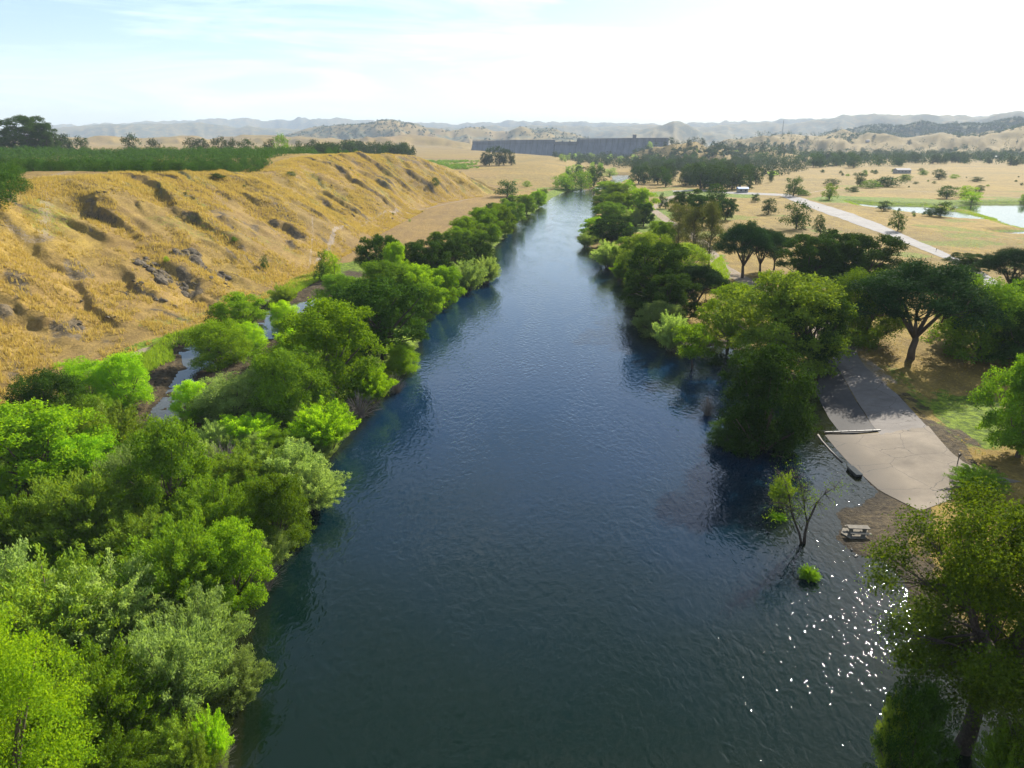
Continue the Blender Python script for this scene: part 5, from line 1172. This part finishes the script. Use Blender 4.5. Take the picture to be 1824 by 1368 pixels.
# ------------------------------------------------------------------ dam, buildings, mast
def world_at(u, D): return (u - 912) / F * D * CP, D
def dam():
    r_ = empty('dam', (0, 0, 0)); tag(r_, 'long grey concrete dam with a lowered spillway across the valley', 'dam')
    dm, t, o = mat('dam_concrete'); L = t.links.new; g = N(t, 'ShaderNodeNewGeometry'); mp = N(t, 'ShaderNodeMapping'); mp.inputs['Scale'].default_value = (.12, .05, .018); L(g.outputs['Position'], mp.inputs[0])
    n = N(t, 'ShaderNodeTexNoise', i_Scale=1.0, i_Detail=6.0, i_Roughness=.7); L(mp.outputs[0], n.inputs['Vector']); r = N(t, 'ShaderNodeValToRGB'); e = r.color_ramp.elements; e[0].position = .35; e[1].position = .7; e[0].color = (.07, .078, .095, 1); e[1].color = (.16, .17, .19, 1); L(n.outputs['Fac'], r.inputs[0])
    p = N(t, 'ShaderNodeBsdfPrincipled'); p.inputs['Roughness'].default_value = .9; L(r.outputs[0], p.inputs['Base Color']); L(p.outputs[0], o.inputs[0])
    def zc(v, D): return 35 + (258 - v) / F * D * .9
    def seg(u0, u1, D0, D1, v0, v1, name, thick=8.0, batter=.62, zb=-6):
        x0, y0 = world_at(u0, D0); x1, y1 = world_at(u1, D1); za, zb_ = zc(v0, D0), zc(v1, D1); d = unit(np.array([x1 - x0, y1 - y0])); nrm = np.array([d[1], -d[0]])
        prof = lambda x, y, zt: [(x, y, zb), (x + nrm[0] * (zt - zb) * batter, y + nrm[1] * (zt - zb) * batter, zb), (x + nrm[0] * 1.0, y + nrm[1] * 1.0, zt - 9), (x, y, zt), (x - nrm[0] * thick, y - nrm[1] * thick, zt), (x - nrm[0] * thick, y - nrm[1] * thick, zb)]
        mb = MB(); A, B = prof(x0, y0, za), prof(x1, y1, zb_); mb.add(A + B, [(i, (i + 1) % 6, (i + 1) % 6 + 6, i + 6) for i in range(1, 6)] + [(0, 1, 2, 3, 4, 5), (6, 7, 8, 9, 10, 11)]); o_ = mb.build(name, dm, r_)
        return np.array([x0, y0]), np.array([x1, y1]), nrm, za, zb_
    for (u0, u1, D0, D1, v0, v1, nm) in [(842, 988, 1960, 1900, 251.5, 249, 'left_wall'), (1028, 1190, 1885, 1800, 248, 246, 'right_wall')]:
        a, b, nr_, za, zb = seg(u0, u1, D0, D1, v0, v1, 'abutment_wall')
        mb = MB(); n = 15
        for k in range(n + 1):
            q = a + (b - a) * k / n; zt = za + (zb - za) * k / n
            mb.add([(q[0] - .5 + nr_[0] * s0, q[1] + nr_[1] * s0, z0) for s0, z0 in ((26, 5), (1.6, zt - 9), (.6, zt))] + [(q[0] + .5 + nr_[0] * s0, q[1] + nr_[1] * s0, z0) for s0, z0 in ((26, 5), (1.6, zt - 9), (.6, zt))], [(0, 3, 4, 1), (1, 4, 5, 2)])
        mb.build('joint', simple('joint_dark', (.045, .046, .048), .9), r_)
        mb = MB(); l = np.hypot(*(b - a)); c = (a + b) / 2; mb.box((c[0], c[1], (za + zb) / 2 + .8), (l, 1.0, 1.4), math.atan2(b[1] - a[1], b[0] - a[0])); mb.build('parapet', dm, r_)
    a, b, nr_, za, zb = seg(988, 1028, 1898, 1887, 252.5, 252.2, 'spillway')
    for k in range(4):
        q = a + (b - a) * (k / 3); mb = MB(); mb.box((q[0], q[1] - 2, za - 1), (2.4, 10, 8)); mb.build('pier', dm, r_)
    x, y = world_at(1129, 1840); mb = MB(); mb.box((x, y - 4, zc(246, 1840) + 3), (8, 8, 10)); mb.build('gate_house', dm, r_)
dam()
wallm = simple('pale_wall', (.30, .28, .25), .8, (.36, .34, .31), 2); roofm = simple('grey_roof', (.24, .22, .21), .8, (.34, .31, .29), 2); roofw = simple('white_roof', (.36, .36, .36), .6, (.42, .42, .42), 2); winm = simple('dark_window', (.02, .025, .03), .2)
def house(u, v, w_, d_, h_, lab, roof=roofm, rz=0.0, flat=False):
    x, y, z, t = hit(u, v); r_ = empty('house', (x, y, z), rz); tag(r_, lab, 'building')
    mb = MB(); mb.box((0, 0, h_ / 2 - .3), (w_, d_, h_ + .6)); mb.build('wall', wallm, r_)
    mb = MB(); rh = .35 if flat else d_ * .22; e = .5
    mb.add([(-w_ / 2 - e, -d_ / 2 - e, h_), (w_ / 2 + e, -d_ / 2 - e, h_), (w_ / 2 + e, d_ / 2 + e, h_), (-w_ / 2 - e, d_ / 2 + e, h_), (-w_ / 2 - e, 0, h_ + rh), (w_ / 2 + e, 0, h_ + rh)], [(0, 1, 5, 4), (2, 3, 4, 5), (0, 4, 3), (1, 2, 5), (3, 2, 1, 0)]); mb.build('roof', roof, r_)
    n = max(2, int(w_ / 4))
    for k in range(n):
        mb = MB(); mb.box((-w_ / 2 + (k + .5) * w_ / n, -d_ / 2 - .01, h_ * .55), (1.3, .12, 1.1)); mb.build('window', winm, r_)
house(1305, 297, 46, 12, 4.5, 'long pale low building in front of the far woods', roofw, 0, True); house(1545, 270 - 17, 12, 8, 5, 'tiny hut standing alone on the dry slope', roofm)
for u, v, lab in [(1500, 279, 'pale house among the far woods left of centre'), (1530, 277, 'wide pale house deep in the far woods'), (1660, 280, 'pale house at the right end of the far woods'), (1775, 282, 'white roofed house in the far woods by the right edge'), (1606, 309, 'white roofed shed beside the dry hedge'), (1250, 302, 'pale roof peeking out left of the long low building')]:
    house(u, v, rng.uniform(12, 20), 9, 4, lab, roofw if int(u) % 2 else roofm, rng.uniform(-.3, .3))
house(1322, 343, 7, 5, 2.8, 'small blue roofed shelter at the end of the grove', simple('blue_roof', (.10, .22, .45), .5))
x, y = world_at(1391, 3000); z = h1(x, y); r_ = empty('radio_mast', (x, y, z)); tag(r_, 'thin radio mast on top of the dry knoll', 'mast')
mb = MB(); H_ = 52
for a in range(3): mb.tube([(2.2 * math.cos(a * 2.09), 2.2 * math.sin(a * 2.09), -2), (.8 * math.cos(a * 2.09), .8 * math.sin(a * 2.09), H_)], .45, 4)
for k in range(14):
    z0 = k * H_ / 14; q = 2.2 - 1.4 * k / 14
    for a in range(3): mb.tube([(q * math.cos(a * 2.09), q * math.sin(a * 2.09), z0), (q * math.cos(a * 2.09 + 2.09), q * math.sin(a * 2.09 + 2.09), z0 + H_ / 14)], .2, 3)
mb.build('lattice', simple('steel', (.2, .2, .21), .5), r_); mb = MB(); mb.tube([(0, 0, H_), (0, 0, H_ + 8)], .3, 5); mb.build('antenna', simple('steel_tip', (.3, .3, .3), .5), r_)

# ------------------------------------------------------------------ haze
hm, t, o = mat('haze'); v = N(t, 'ShaderNodeVolumePrincipled'); v.inputs['Density'].default_value = 0.000105; v.inputs['Color'].default_value = (.76, .88, 1.0, 1); v.inputs['Anisotropy'].default_value = -.15
t.links.new(v.outputs[0], o.inputs['Volume'])
mb = MB(); mb.add([(sx, sy, sz) for sz in (-16.0, 480.0) for sx, sy in ((-15500, -15500), (15500, -15500), (15500, 15500), (-15500, 15500))], [(3, 2, 1, 0), (4, 5, 6, 7), (0, 1, 5, 4), (1, 2, 6, 5), (2, 3, 7, 6), (3, 0, 4, 7)])
tag(mb.build('haze', hm), kind='stuff')

mass('plain_woods', [(1340, 301), (1450, 303), (1560, 301), (1690, 297), (1760, 296), (1824, 299), (2150, 296), (2150, 281), (1830, 281), (1700, 282), (1560, 283), (1430, 284), (1330, 287)], 900, (9, 17), (.9, 1.3), M['farwood'], 'blue green mass of woods behind the nearer trees across the plain')
mass('far_woods', [(1060, 285), (1330, 287), (1830, 281), (2150, 279), (2150, 267), (1800, 267), (1500, 271), (1250, 274), (1080, 276)], 1500, (11, 19), (1.0, 1.6), M['farwood'], 'hazy mass of far woods below the dry hills', nl=40)
mass('valley_woods', [(1000, 290), (1060, 297), (1125, 304), (1240, 318), (1336, 318), (1390, 318), (1440, 306), (1350, 285), (1200, 279), (1060, 279), (985, 284)], 1500, (6, 12), (.9, 1.3), M['farwood'], 'hazy low woods on the valley floor below the dam')
for u, v, wp, vt, lab in [(20, 352, 50, 305, 'large orange tree at the left edge by the dirt track'), (0, 375, 60, 318, 'orange tree cut by the left edge nearest the viewer'), (42, 342, 34, 316, 'orange tree standing at the bend of the dirt track'), (2, 340, 50, 300, 'orange tree behind the large one at the left edge')]:
    x, y, z, t = hit(u, v); f = PROTO['citrus'][int(rng.integers(4))][0]; b = (vt - 684) / F; ztop = CAMH - y * (SP + b * CP) / (CP - b * SP); w_ = wp / F * t * 1.1
    o = link('orange_tree', f, None, (x, y, z - .1)); o.scale = (w_, w_, max(3, ztop - z)); tag(o, lab, 'orange tree')
